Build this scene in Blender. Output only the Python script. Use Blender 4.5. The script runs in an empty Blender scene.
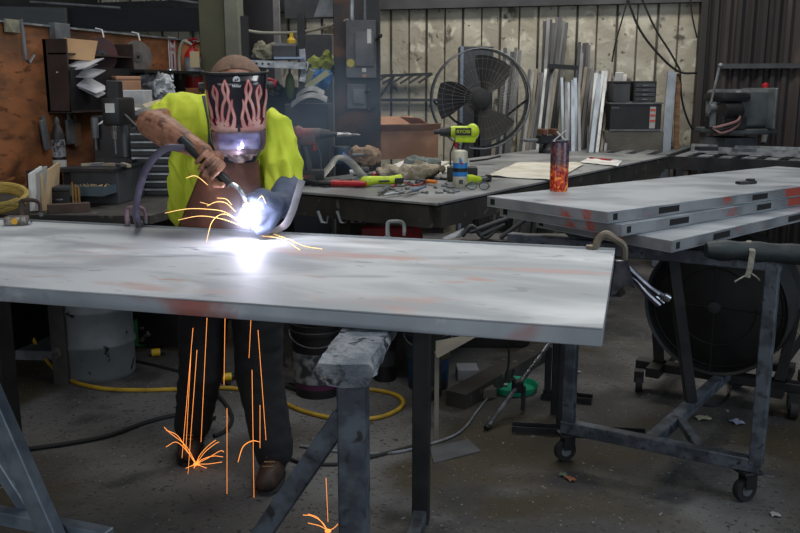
import bpy, bmesh, math, random
from mathutils import Vector as V, Matrix, Euler, noise
R = math.radians
PI = math.pi
sc = bpy.context.scene
col = sc.collection
random.seed(7)
# ---------------------------------------------------------------- camera
F = 873.0
PITCH, YAW, H = R(11.6), R(15.4), 1.6
cam_d = bpy.data.cameras.new('camera'); cam = bpy.data.objects.new('camera', cam_d); col.objects.link(cam)
cam.location = (0, 0, H); cam.rotation_euler = (PI/2 - PITCH, 0, YAW)
cam_d.sensor_width = 36; cam_d.lens = F/800*36; cam_d.clip_start = .05
sc.camera = cam
CR = Euler((PI/2 - PITCH, 0, YAW)).to_matrix()
FW = V((-math.sin(YAW), math.cos(YAW), 0)); RT = V((math.cos(YAW), math.sin(YAW), 0)); UP = V((0, 0, 1))
C0 = V((0, 0, H))
def ray(px, py): return CR @ V(((px-400)/F, (266.5-py)/F, -1))
def Zp(px, py, z=0.): r = ray(px, py); return C0 + r*((z-H)/r.z)
def Dp(px, py, f): r = ray(px, py); return C0 + r*(f/r.dot(FW))
def Xp(px, py, x): r = ray(px, py); return C0 + r*(x/r.x)
def Yp(px, py, y): r = ray(px, py); return C0 + r*(y/r.y)
# ---------------------------------------------------------------- materials
def hx(h):
    if not isinstance(h, str): return tuple(h)+(1,) if len(h) == 3 else h
    v = [int(h[i:i+2], 16)/255 for i in (0, 2, 4)]
    return tuple((c/12.92 if c <= .04045 else ((c+.055)/1.055)**2.4) for c in v)+(1,)
MATS = {}
def mat(name, c1, c2=None, sc_=6, lo=.38, hi=.62, rough=.6, metal=0, bump=0, bsc=30, spots=None, st=(1, 1, 1), dist=0, emit=0, alpha=1, off=(0, 0, 0), trans=0, coat=0, det=5):
    if name in MATS: return MATS[name]
    m = bpy.data.materials.new(name); m.use_nodes = True
    nt = m.node_tree; N = nt.nodes; L = nt.links
    b = N['Principled BSDF']
    b.inputs['Roughness'].default_value = rough; b.inputs['Metallic'].default_value = metal
    b.inputs['Coat Weight'].default_value = coat
    b.inputs['Base Color'].default_value = hx(c1)
    if trans: b.inputs['Transmission Weight'].default_value = trans
    if emit:
        b.inputs['Emission Color'].default_value = hx(c1); b.inputs['Emission Strength'].default_value = emit
    tc = N.new('ShaderNodeTexCoord'); mp = N.new('ShaderNodeMapping'); mp.inputs['Scale'].default_value = st; mp.inputs['Location'].default_value = off
    L.new(tc.outputs['Object'], mp.inputs[0])
    def nz(s, d=det, di=dist):
        n = N.new('ShaderNodeTexNoise'); n.inputs['Scale'].default_value = s; n.inputs['Detail'].default_value = d
        n.inputs['Distortion'].default_value = di
        L.new(mp.outputs[0], n.inputs['Vector']); return n
    def ramp(src, l, h):
        r = N.new('ShaderNodeMapRange'); r.inputs[1].default_value = l; r.inputs[2].default_value = h; r.interpolation_type = 'SMOOTHSTEP'
        L.new(src, r.inputs[0]); return r.outputs[0]
    def mix(f, a, bb):
        x = N.new('ShaderNodeMix'); x.data_type = 'RGBA'
        L.new(f, x.inputs[0])
        if isinstance(a, tuple): x.inputs[6].default_value = a
        else: L.new(a, x.inputs[6])
        x.inputs[7].default_value = bb
        return x.outputs[2]
    cur = hx(c1)
    if c2: cur = mix(ramp(nz(sc_).outputs[0], lo, hi), cur, hx(c2))
    for s in (spots or []):   # (colour, scale, lo, hi)
        cur = mix(ramp(nz(s[1], 4, .4).outputs[0], s[2], s[3]), cur, hx(s[0]))
    if not isinstance(cur, tuple): L.new(cur, b.inputs['Base Color'])
    if bump:
        bn = N.new('ShaderNodeBump'); bn.inputs['Strength'].default_value = min(1, bump); bn.inputs['Distance'].default_value = .01*max(1, bump)
        L.new(nz(bsc, 4).outputs[0], bn.inputs['Height']); L.new(bn.outputs[0], b.inputs['Normal'])
    MATS[name] = m; return m
# ---------------------------------------------------------------- mesh builder
def fr(o, x, y, z):      # frame matrix from axes
    return Matrix(((x[0], y[0], z[0], o[0]), (x[1], y[1], z[1], o[1]), (x[2], y[2], z[2], o[2]), (0, 0, 0, 1)))
def TR(loc, rz=0, rx=0, ry=0): return Matrix.Translation(V(loc)) @ Euler((rx, ry, rz)).to_matrix().to_4x4()
def aim(p, q, up=UP):    # frame at p with x along p->q
    x = (V(q)-V(p)).normalized(); y = V(up).cross(x)
    if y.length < 1e-4: y = V((0, 1, 0)).cross(x)
    y.normalize(); z = x.cross(y); return fr(V(p), x, y, z)
class B:
    def __init__(s, M=None): s.bm = bmesh.new(); s.M = M or Matrix.Identity(4)
    def _bev(s, vs, b, seg=1):
        es = list({e for v in vs for e in v.link_edges})
        bmesh.ops.bevel(s.bm, geom=es, offset=b, segments=seg, affect='EDGES', profile=.6)
    def box(s, c, d, rz=0, bev=0, rx=0, ry=0, M=None, seg=1):
        m = s.M @ (M or Matrix.Identity(4)) @ TR(c, rz, rx, ry) @ Matrix.Diagonal((d[0], d[1], d[2], 1))
        r = bmesh.ops.create_cube(s.bm, size=1, matrix=m)
        if bev: s._bev(r['verts'], bev, seg)
        return s
    def bar(s, p, q, w, h=None, up=UP, bev=0):
        h = h or w; p = s.M @ V(p); q = s.M @ V(q); m = aim(p, q, up); l = (q-p).length
        r = bmesh.ops.create_cube(s.bm, size=1, matrix=m @ Matrix.Translation((l/2, 0, 0)) @ Matrix.Diagonal((l, w, h, 1)))
        if bev: s._bev(r['verts'], bev)
        return s
    def tube(s, pts, r, n=8, cap=True, closed=False, flat=1.0):
        pts = [s.M @ V(p) for p in pts]; k = len(pts)
        rr = list(r) if hasattr(r, '__len__') else [r]*k
        rings = []; t0 = None; nrm = None
        for i, p in enumerate(pts):
            a = pts[(i-1) % k] if (closed or i) else p; b = pts[(i+1) % k] if (closed or i < k-1) else p
            t = (b-a)
            t = t.normalized() if t.length > 1e-9 else V((0, 0, 1))
            if nrm is None:
                nrm = t.orthogonal().normalized() if abs(t.z) > .9 else UP.cross(t).normalized()
            else:
                nrm = nrm - t*nrm.dot(t); nrm = nrm.normalized() if nrm.length > 1e-6 else t.orthogonal().normalized()
            bn = t.cross(nrm)
            rings.append([s.bm.verts.new(p + nrm*math.cos(2*PI*j/n)*rr[i] + bn*math.sin(2*PI*j/n)*rr[i]*flat) for j in range(n)])
        for i in range(k if closed else k-1):
            A, Bq = rings[i], rings[(i+1) % k]
            for j in range(n): s.bm.faces.new((A[j], A[(j+1) % n], Bq[(j+1) % n], Bq[j]))
        if cap and not closed:
            s.bm.faces.new(rings[0][::-1]); s.bm.faces.new(rings[-1])
        return s
    def lathe(s, prof, M=None, n=24, cap=True):
        m = s.M @ (M or Matrix.Identity(4)); rings = []
        for (r, z) in prof:
            rings.append([s.bm.verts.new(m @ V((max(r, 1e-4)*math.cos(2*PI*j/n), max(r, 1e-4)*math.sin(2*PI*j/n), z))) for j in range(n)])
        for A, Bq in zip(rings, rings[1:]):
            for j in range(n): s.bm.faces.new((A[j], A[(j+1) % n], Bq[(j+1) % n], Bq[j]))
        if cap: s.bm.faces.new(rings[0][::-1]); s.bm.faces.new(rings[-1])
        return s
    def cyl(s, p, q, r, n=16, r2=None):
        return s.tube([p, q], [r, r2 if r2 is not None else r], n)
    def ell(s, c, rad, M=None, n=16):
        m = s.M @ (M or Matrix.Identity(4)) @ Matrix.Translation(V(c)) @ Matrix.Diagonal((rad[0], rad[1], rad[2], 1))
        bmesh.ops.create_uvsphere(s.bm, u_segments=n, v_segments=max(6, n//2+2), radius=1, matrix=m); return s
    def poly(s, pts, th, M=None, bev=0):   # 2-D polygon in local XY, extruded along Z from 0 to th
        m = s.M @ (M or Matrix.Identity(4))
        a = [s.bm.verts.new(m @ V((x, y, 0))) for x, y in pts]; b = [s.bm.verts.new(m @ V((x, y, th))) for x, y in pts]
        n = len(pts)
        for i in range(n): s.bm.faces.new((a[i], a[(i+1) % n], b[(i+1) % n], b[i]))
        s.bm.faces.new(a[::-1]); s.bm.faces.new(b)
        if bev: s._bev(a+b, bev)
        return s
    def slab(s, top, th, d=None, bev=0):   # polygon of world points, extruded down
        d = V(d) if d is not None else V((0, 0, -th))
        a = [s.bm.verts.new(s.M @ V(p)) for p in top]; b = [s.bm.verts.new(s.M @ (V(p)+d)) for p in top]; n = len(top)
        for i in range(n): s.bm.faces.new((a[i], a[(i+1) % n], b[(i+1) % n], b[i]))
        s.bm.faces.new(a[::-1]); s.bm.faces.new(b)
        if bev: s._bev(a+b, bev)
        return s
    def sheet(s, fn, nu, nv, th):          # fn(u,v)->point ; gives a closed slab of thickness th along the normal
        P = [[s.M @ V(fn(i/nu, j/nv)) for j in range(nv+1)] for i in range(nu+1)]
        def nrm(i, j):
            a = P[min(i+1, nu)][j]-P[max(i-1, 0)][j]; b = P[i][min(j+1, nv)]-P[i][max(j-1, 0)]
            n = a.cross(b); return n.normalized() if n.length > 1e-12 else UP
        A = [[s.bm.verts.new(P[i][j]) for j in range(nv+1)] for i in range(nu+1)]
        Q = [[s.bm.verts.new(P[i][j]-nrm(i, j)*th) for j in range(nv+1)] for i in range(nu+1)]
        f = s.bm.faces.new
        for i in range(nu):
            for j in range(nv):
                f((A[i][j], A[i+1][j], A[i+1][j+1], A[i][j+1])); f((Q[i][j], Q[i][j+1], Q[i+1][j+1], Q[i+1][j]))
        for i in range(nu):
            f((A[i][0], Q[i][0], Q[i+1][0], A[i+1][0])); f((A[i][nv], A[i+1][nv], Q[i+1][nv], Q[i][nv]))
        for j in range(nv):
            f((A[0][j], A[0][j+1], Q[0][j+1], Q[0][j])); f((A[nu][j], Q[nu][j], Q[nu][j+1], A[nu][j+1]))
        return s
WM = {}
def mw(o): return WM.get(o.name, Matrix.Identity(4))
def tag(o, label=None, cat=None, group=None, kind=None):
    if label: o['label'] = label
    if cat: o['category'] = cat
    if group: o['group'] = group
    if kind: o['kind'] = kind
    return o
def thing(name, label, cat, loc, rz=0, group=None):
    o = bpy.data.objects.new(name, None); col.objects.link(o); o.empty_display_size = .05
    o.location = loc; o.rotation_euler = (0, 0, rz); WM[o.name] = TR(loc, rz)
    return tag(o, label, cat, group)
def part(name, b, m, parent=None, label=None, smooth=True, ang=35, loc=None):
    me = bpy.data.meshes.new(name)
    bm = b.bm if isinstance(b, B) else b
    bmesh.ops.recalc_face_normals(bm, faces=bm.faces)
    if parent is None:
        if loc is None:
            xs = [v.co for v in bm.verts]
            loc = V(((min(v.x for v in xs)+max(v.x for v in xs))/2, (min(v.y for v in xs)+max(v.y for v in xs))/2, min(v.z for v in xs)))
        W = Matrix.Translation(loc)
    else: W = mw(parent)
    bm.transform(W.inverted()); bm.to_mesh(me); bm.free()
    for mm in (m if isinstance(m, list) else [m]): me.materials.append(mm)
    if smooth:
        me.polygons.foreach_set('use_smooth', [True]*len(me.polygons)); me.set_sharp_from_angle(angle=R(ang))
    o = bpy.data.objects.new(name, me); col.objects.link(o)
    if parent is None: o.location = loc
    else: o.parent = parent
    WM[o.name] = W
    if label: o['label'] = label
    return o
def solo(name, b, m, label, cat, group=None, kind=None, **k): return tag(part(name, b, m, None, **k), label, cat, group, kind)
def struct(name, b, m, **k): return tag(part(name, b, m, None, **k), kind='structure')
def text(s, M, size, m, parent, name='lettering', ext=.0006, sx=1.0):
    c = bpy.data.curves.new(name, 'FONT'); c.body = s; c.size = size; c.align_x = 'CENTER'; c.align_y = 'CENTER'; c.extrude = ext; c.offset = size*.012
    t = bpy.data.objects.new(name, c); col.objects.link(t)
    dg = bpy.context.evaluated_depsgraph_get(); me = bpy.data.meshes.new_from_object(t.evaluated_get(dg))
    bpy.data.objects.remove(t)
    me.transform(mw(parent).inverted() @ M @ Matrix.Diagonal((sx, 1, 1, 1))); me.materials.clear(); me.materials.append(m)
    o = bpy.data.objects.new(name, me); col.objects.link(o); o.parent = parent; WM[o.name] = mw(parent); return o
def copy_tree(o, parent=None):
    c = o.copy(); col.objects.link(c)
    if parent: c.parent = parent
    for ch in [x for x in col.objects if x.parent == o]: copy_tree(ch, c)
    return c
def remesh(bm, vox, smooth=4, disp=None):
    me = bpy.data.meshes.new('t'); bmesh.ops.recalc_face_normals(bm, faces=bm.faces); bm.to_mesh(me); bm.free()
    o = bpy.data.objects.new('t', me); col.objects.link(o)
    md = o.modifiers.new('r', 'REMESH'); md.mode = 'VOXEL'; md.voxel_size = vox
    ms = o.modifiers.new('s', 'SMOOTH'); ms.iterations = smooth; ms.factor = .5
    dg = bpy.context.evaluated_depsgraph_get(); m2 = bpy.data.meshes.new_from_object(o.evaluated_get(dg))
    out = bmesh.new(); out.from_mesh(m2)
    bpy.data.objects.remove(o); bpy.data.meshes.remove(m2); bpy.data.meshes.remove(me)
    if disp:
        out.normal_update()
        for v in out.verts: v.co += v.normal*disp(v.co)
    b = B(); b.bm.free(); b.bm = out; return b
def spl(pts, n=8):       # Catmull-Rom through points
    P = [V(p) for p in pts]; P = [P[0]*2-P[1]]+P+[P[-1]*2-P[-2]]; out = []
    for i in range(1, len(P)-2):
        a, b, c, d = P[i-1:i+3]
        for k in range(n):
            t = k/n; out.append(.5*((2*b)+(c-a)*t+(2*a-5*b+4*c-d)*t*t+(-a+3*b-3*c+d)*t**3))
    out.append(P[-2]); return out
def lerp(a, b, t): return V(a)*(1-t)+V(b)*t
# ---------------------------------------------------------------- shared materials
m_steel = mat('blued_steel', '3c424a', '59616b', sc_=14, rough=.5, metal=.35, spots=[('2a2c2e', 30, .55, .7)], bump=.15)
m_dsteel = mat('dark_steel', '1c1d20', '2b2b2d', sc_=9, rough=.5, metal=.3, spots=[('3a2c20', 20, .6, .75)])
m_black = mat('black_paint', '0d0d0e', '161617', sc_=10, rough=.5)
m_rubber = mat('black_rubber', '131314', rough=.75)
m_chrome = mat('bright_steel', 'b4b6ba', '85878a', sc_=20, rough=.25, metal=.9)
m_grey = mat('grey_metal', '6c7074', '54585c', sc_=8, rough=.5, metal=.3)
m_lgrey = mat('pale_galvanised', '9da2a6', '777c80', sc_=16, rough=.4, metal=.5)
m_dgrey = mat('dark_grey_paint', '2b2d30', '383a3d', sc_=8, rough=.55)
m_red = mat('red_plastic', 'a3141c', '7a0f16', sc_=10, rough=.4)
m_yel = mat('yellow_plastic', 'c9a51c', rough=.45)
m_lime = mat('lime_tool_plastic', 'b7cf1c', 'a0b718', sc_=12, rough=.4)
m_card = mat('cardboard', 'a27a60', '8d674e', sc_=5, rough=.85)
m_paper = mat('white_paper', 'c9c9c6', 'b3b1ab', sc_=6, rough=.8)
m_wood = mat('old_wood', '6b4c33', '4c3524', sc_=6, st=(1, 1, 6), rough=.8)
m_white = mat('white_plastic', 'c8cacc', rough=.5)
# ================================================================ SETTING
m_floor = mat('worn_concrete', '5c5b5a', '3d3c3b', sc_=1.6, rough=.75, bump=.4, bsc=60, spots=[('352e1c', .9, .46, .60), ('28282a', 2.3, .54, .70), ('7c7c7e', 26, .70, .74), ('24211e', 55, .58, .68), ('7d7b78', 75, .67, .72)])
b = B(); b.box((-.8, 4.5, -.05), (12, 12, .1)); struct('floor', b, m_floor, smooth=False)
# rear wall: faced insulation boards with battens over the joints
m_ins = mat('stained_insulation_facing', 'bbb7a8', '9a9586', sc_=1.3, rough=.62, bump=1.6, bsc=7, dist=.8, spots=[('4f4a42', 3.4, .60, .68), ('c4c0b0', 6, .56, .66), ('5f5646', 14, .64, .70)])
YB = 9.35; XC = Yp(697, 60, YB).x
m_batten = mat('dark_joint_strip', '4a4740', '35332f', sc_=5, rough=.8)
b = B(); x = XC; xs = []
x0 = -6.6; nseg = 0
w = .197
N = int((XC-x0)/w)
for i in range(N+1):
    xx = XC-(i+.5)*w; b.box((xx, YB+.04, 2.3), (w-.014, .08, 4.6), bev=.006)
b.box(((x0+XC)/2, YB+.10, 2.3), (XC-x0, .06, 4.6))
back = struct('wall_back', b, m_ins)
b = B()
for i in range(0, N+1, 2): b.box((XC-i*w, YB-.004, 2.3), (.022, .012, 4.6))
part('joint_strip', b, m_batten, back)
b = B(); b.box((-1.6, YB-.06, Yp(450, -6, YB).z+.0), (5.4, .12, .30)); struct('trim_1', b, mat('soffit_grey', '4c4c50', '3a3a3e', sc_=2, rough=.8))
# right wall: dark corrugated sheets
m_corr = mat('sooty_corrugated_sheet', '37312f', '232021', sc_=1.2, st=(3, 3, .4), rough=.75, spots=[('4a413b', 2, .56, .72)], metal=.1)
YR = 9.15; b = B()
def corr(u, v):
    x = XC + u*4.2; k = (u*4.2/.11) % 1.0
    d = .0 if k < .45 else (.035 if .55 < k < .9 else .018)
    return (x, YR+d, v*4.6)
b.sheet(corr, 240, 2, .012); b.box((XC+.03, YR+.15, 2.3), (.06, .34, 4.6)); wr = struct('wall_right', b, m_corr, smooth=False)
b = B(); z1 = Yp(760, 66, YR).z
b.box((XC+2.3, YR-.03, z1), (4.2, .05, .045)); part('girt', b, m_dgrey, wr)
# left wall: plywood partition with an angle cap
XL = -3.62
m_ply = mat('orange_plywood', '8c5733', '613f27', sc_=2.2, st=(1, 1.2, 3), rough=.6, spots=[('2c190e', 1.6, .56, .74), ('5a3218', 7, .58, .66), ('a3683c', 4, .63, .75)])
zt = Xp(0, 22, XL).z
ye = Xp(206, 100, XL).y
b = B(); b.box((XL-.02, (2.5+ye)/2, zt/2), (.04, ye-2.5, zt)); wl = struct('wall_left', b, m_ply)
b = B(); b.box((XL, (2.5+ye)/2, zt+.004), (.05, ye-2.5, .012)); part('cap_strip', b, m_lgrey, wl)
b = B(); b.bar((XL-.1, ye+.05, 0), (XL-.1, ye+.05, zt), .09); struct('trim_2', b, m_wood)
# beyond the partition
b = B(); b.box((-6.3, 7.0, 2.3), (.08, 9, 4.6)); struct('wall_beyond_left', b, mat('far_dark_sheeting', '2a2c2e', '1d1f21', sc_=1.5, rough=.8))
b = B()
b.box((-4.9, 9.0, Yp(130, 9, 9.0).z), (3.0, .2, .14)); struct('trim_3', b, m_dgrey)
b = B(); q0 = Dp(70, 20, 8.2); q1 = Dp(204, 20, 8.2); b.bar(q0, q1, .06, .2); struct('trim_4', b, mat('navy_sheet', '10151f', rough=.7))
b = B(); q0 = Dp(-40, 17, 8.0); q1 = Dp(66, 19, 8.0); b.bar(q0, q1, .06, .19); struct('trim_5', b, mat('duct_grey', '4b5054', rough=.6))
# overhead pipes beyond
for i, (a, c, lab) in enumerate([((150, -4), (215, 6), 'thin pale pipe crossing high over the left of the shop'), ((30, 2), (120, 8), 'slim grey pipe high above the plywood partition')]):
    b = B(); b.cyl(Dp(*a, 7.8), Dp(*c, 7.8), .012); solo('overhead_pipe', b, m_grey, lab, 'pipe')
# steel column behind the welder
t = thing('steel_column', 'olive green steel column rising behind the welder', 'column', Zp(222, 305, 0).copy())
c0 = Dp(205, 100, 7.15); c1 = Dp(230, 100, 7.15); cx = (c0+c1)/2; cx.z = 0
wd = (c1-c0).length
t.location = cx; WM[t.name] = TR(cx)
m_ol = mat('olive_paint', '4f5038', '41412c', sc_=2, rough=.6)
b = B(); b.box((cx.x, cx.y, 2.3), (wd, .2, 4.6), rz=YAW, bev=.006); part('web', b, m_ol, t)
b = B(); e = Dp(237, 100, 7.1); e.z = 0; b.box((e.x, e.y, 2.3), (.11, .24, 4.6), rz=YAW, bev=.006); part('flange', b, mat('grey_olive', '6e6f62', '5d5e52', sc_=3, rough=.6), t)
# dark bay partition right of the column, and its jamb
b = B(); a = Dp(244, 100, 7.9); c = Dp(276, 100, 7.9); a.z = c.z = 2.3; b.box((a+c)/2, ((c-a).length, .05, 4.6), rz=YAW); solo('dark_partition_panel', b, mat('slate_panel', '35353a', '2a2a2e', sc_=3, rough=.7), 'tall slate grey partition panel just right of the olive column', 'panel')
b = B(); a = Dp(279, 100, 7.8); a.z = 2.3; b.box(a, (.05, .08, 4.6), rz=YAW); solo('door_jamb_post', b, mat('jamb', '7d7d7e', '66666a', sc_=4, rough=.6), 'thin pale grey upright at the edge of the slate partition', 'post')
b = B(); a = Dp(285, 8, 6.9); c = Dp(345, 6, 6.9); b.box((a+c)/2, ((c-a).length, .05, .17), rz=YAW); solo('overhead_beam', b, m_dgrey, 'dark grey steel beam at the top between column and electrical post', 'beam')
b = B(); M = fr(Dp(322, 17, 6.75), RT, UP, -FW)
b.poly([(-.06, 0), (.12, 0), (.12, .16), (.0, .16)], .02, M); solo('gusset_plate', b, m_grey, 'triangular grey gusset plate beneath the overhead beam', 'plate')

# ================================================================ LIGHT
w = bpy.data.worlds.new('w'); sc.world = w; w.use_nodes = True
w.node_tree.nodes['Background'].inputs[0].default_value = (.55, .63, .75, 1); w.node_tree.nodes['Background'].inputs[1].default_value = .16
def area(name, loc, sx, sy, pw, c=(1, .97, .92), rot=(0, 0, 0)):
    l = bpy.data.lights.new(name, 'AREA'); l.shape = 'RECTANGLE'; l.size = sx; l.size_y = sy; l.energy = pw; l.color = c
    o = bpy.data.objects.new(name, l); col.objects.link(o); o.location = loc; o.rotation_euler = rot; return o
area('shop_light_front', (.2, 2.8, 4.3), 3.4, .7, 78, (.97, .98, 1))
area('shop_light_rear', (-.6, 7.4, 4.2), 4.5, .7, 135, (1, .95, .86))
area('shop_light_left', (-2.7, 4.9, 4.2), .5, 2.6, 34, (1, .95, .88))
area('right_cool_area', (4.6, 2.0, 2.4), 3.0, 2.6, 85, (.72, .86, 1), (0, R(72), R(0)))  # cool area light, out of view on the right
area('front_fill', (-.8, -3.2, 2.6), 5.5, 3.2, 108, (.93, .96, 1), (R(84), 0, 0))  # unseen fill lamp added behind the camera to brighten front faces
sc.view_settings.view_transform = 'Standard'; sc.view_settings.look = 'None'; sc.view_settings.exposure = 0; sc.view_settings.gamma = 1
sc.view_settings.use_curve_mapping = False
sc.cycles.use_denoising = True; sc.cycles.max_bounces = 6; sc.cycles.volume_bounces = 0; sc.cycles.sample_clamp_indirect = 3

# ================================================================ MAIN TABLE: steel door on trestles
ZT = 1.08
FRp = Zp(603, 328, ZT); BRp = Zp(615, 250, ZT); FL0 = Zp(0, 285.5, ZT); BL0 = Zp(0, 219.5, ZT)
FLp = FRp + (FL0-FRp)*1.16; BLp = BRp + (BL0-BRp)*1.16
DOORC = dict(c2='92979b', sc_=2.0, rough=.58, metal=.05, bump=.05, bsc=9)
m_door = mat('primed_door_steel', 'b4b8ba', **DOORC, st=(.8, 1.9, 1), off=(7.7, 4.1, 0), dist=.9, spots=[('ad8d86', 1.7, .56, .70), ('7d848a', 2.6, .57, .72), ('cfd2d3', 1.3, .54, .7), ('a98a83', 4.5, .64, .76), ('858a8e', 13, .64, .72)])
m_edge = mat('door_edge_steel', '9aa2a9', '7f878f', sc_=2.5, rough=.4, metal=.3, st=(1, 1, 1), off=(9.4, 2.2, 0), spots=[('9c655d', 2.6, .50, .64), ('b9bfc5', 6, .58, .68), ('5d646b', 4, .6, .7)])
t = thing('steel_door', 'large primed steel door lying flat as worktable with arc on it', 'door', (FRp+BLp)/2-V((0, 0, .045)))
b = B(); b.slab([FRp, BRp, BLp, FLp], .004, bev=.001); part('face_sheet', b, m_door, t)
ins = lambda p, k: p + ((FRp+BLp)/2-p).normalized()*k
b = B(); b.slab([p-V((0, 0, .0041)) for p in (FRp, BRp, BLp, FLp)], .040, bev=.002); part('edge_frame', b, m_edge, t)
b = B(); b.bar(BRp+V((0, -.004, .003)), BLp+V((0, -.004, .003)), .008, .007); part('rear_lip', b, mat('lip_steel', '8f9598', rough=.35, metal=.5), t)
# centre trestle
ZB = ZT-.0445
m_crust = mat('concrete_crusted_timber', '83878c', '5c636b', sc_=12, rough=.9, bump=2.5, bsc=38, spots=[('a48f78', 6, .6, .68), ('2e3136', 22, .58, .66)])
nl = Zp(353, 380, ZB-.06); ft = Zp(421, 521, 0)
dirb = (ft-V((nl.x, nl.y, 0))).normalized(); side = V((dirb.y, -dirb.x, 0))
t = thing('trestle', 'steel trestle with a crusted beam under the middle of the door', 'trestle', V((nl.x, nl.y, 0)))
bs = nl - dirb*.062 - side*.010; bs.z = ZB-.002
bm_ = B()
L_ = 1.15
def crust(p): return p
prof = [(-.056, 0), (.056, 0), (.062, -.022), (.054, -.048), (0, -.055), (-.052, -.050), (-.062, -.025)]
K = 60; rings = []
for i in range(K+1):
    s_ = i/K*L_; ring = []
    for j, (u, z) in enumerate(prof*1):
        for h in (0, .5):
            u2, z2 = prof[(j+1) % len(prof)]; uu = u*(1-h)+u2*h; zz = z*(1-h)+z2*h
            p = bs + dirb*(s_ + .018*noise.noise(V((uu*30, zz*30, 3)))*(1 if i < 2 else 0)) + side*uu + UP*zz
            d = noise.noise(p*26)*.009 + noise.noise(p*70)*.005
            if zz > -.004 and s_ > .1: d = -abs(d)*.5
            if zz > -.004 and s_ <= .1: d = d*.6-.002
            ctr = bs + dirb*s_ - UP*.04
            ring.append(bm_.bm.verts.new(p + (p-ctr).normalized()*d))
    rings.append(ring)
for A, Q in zip(rings, rings[1:]):
    for j in range(len(A)): bm_.bm.faces.new((A[j], A[(j+1) % len(A)], Q[(j+1) % len(A)], Q[j]))
bm_.bm.faces.new(rings[0][::-1]); bm_.bm.faces.new(rings[-1])
part('crossbeam', bm_, m_crust, t, label='beam caked in grey cement', ang=60)
zt_ = ZB-.056
def P2(p, z): return V((p.x, p.y, z))
b = B(); b.bar(P2(nl, 0), P2(nl, zt_), .062, .062, up=side, bev=.004); part('leg', b, m_steel, t)
b = B(); b.bar(P2(ft, 0), P2(ft, zt_), .062, .062, up=side, bev=.004); part('leg', b, m_dsteel, t)
b = B(); b.bar(P2(nl, .035)+dirb*.032, P2(ft, .035)-dirb*.032, .05, .05, bev=.003); part('base_rail', b, m_steel, t)
b = B(); p = Yp(345, 413, nl.y); q = Yp(262, 534, nl.y); b.bar(p+V((.0, 0, 0)), p+(q-p)*2.6, .045, .045, up=V((0, 1, 0)), bev=.003); part('brace', b, m_steel, t)
# left trestle
t = thing('trestle', 'steel trestle under the door at the left edge with blue-grey braces', 'trestle', Zp(10, 540, 0))
fl = Zp(13, 462, 0); b = B(); b.bar(fl, P2(fl, ZB), .095, .05, up=(1, 0, 0), bev=.003); part('leg', b, m_black, t, label='black flat leg')
yy = Zp(60, 533, .2).y
m_bl = mat('blue_grey_tube', '6a7683', '8894a0', sc_=8, rough=.4, metal=.5)
p = Yp(-14, 384, yy); q = Yp(58, 548, yy); b = B(); b.bar(p+(p-q)*.5, q+(q-p)*.35, .066, .05, up=V((0, 1, 0)), bev=.004); part('brace', b, m_bl, t)
p = Yp(-30, 420, yy+.12); q = Yp(36, 522, yy+.12); b = B(); b.bar(p, q, .045, .04, up=V((0, 1, 0)), bev=.004); part('brace', b, m_bl, t)
p = Zp(-60, 508, .16); q = Zp(110, 543, .16); b = B(); b.bar(p+UP*.02, q+UP*.02, .05, .05, bev=.004); part('base_rail', b, m_bl, t)
b = B(); b.bar(P2(fl, ZB-.03)-V((0, 1.05, 0)), P2(fl, ZB-.03)+V((0, .06, 0)), .06, .055, bev=.003); part('crossbeam', b, m_black, t)
b = B(); b.bar(P2(fl, 0)-V((.0, 1.0, 0)), P2(fl, ZB-.06)-V((0, 1.0, 0)), .05, .05, bev=.003); part('leg', b, m_bl, t)

# ================================================================ clamps on the door
def cclamp(name, label, px, py, s, ang, m, z=ZT, rz=0):
    o = Zp(px, py, z); t = thing(name, label, 'clamp', o, rz)
    M = TR(o, rz + YAW)
    b = B(M)     # frame in XZ plane: inverted U whose foot sits on the sheet
    w_ = .5*s; h = 1.0*s
    pts = [(-w_, 0, .012*0+.02*s), (-w_, 0, h*.8), (-w_*.75, 0, h), (w_*.5, 0, h), (w_*.95, 0, h*.8), (w_, 0, h*.35), (w_, 0, -.05)]
    b.tube([V(q) for q in spl(pts[:6], 4)], .14*s, 8, flat=.6); part('frame', b, m, t)
    b = B(M); b.cyl((-w_, 0, 0), (-w_, 0, .1*s), .22*s, 12); part('swivel_pad', b, m_grey, t)
    b = B(M); b.cyl((w_, 0, h*.4), (w_, 0, h*.15), .10*s, 8); part('screw', b, m_grey, t)
    return t
m_pinkst = mat('heat_pinked_iron', '8b7178', '6d5c62', sc_=20, rough=.5, metal=.4)
m_oldst = mat('old_cast_iron', '7c7f7a', '5a5c58', sc_=20, rough=.6, metal=.4)
cclamp('c_clamp', 'small pinkish iron clamp on the far door edge by the torch cable', 137, 226, .070, 0, m_pinkst)
cclamp('c_clamp', 'grey iron clamp on the far door edge below the parts bench', 396, 238, .058, 0, m_oldst)
cclamp('c_clamp', 'dark rusty clamp on the far door edge at left beside the yellow hose', 32, 219, .075, 0, mat('rusty_iron', '4a3a34', '332a27', sc_=20, rough=.7))
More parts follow.
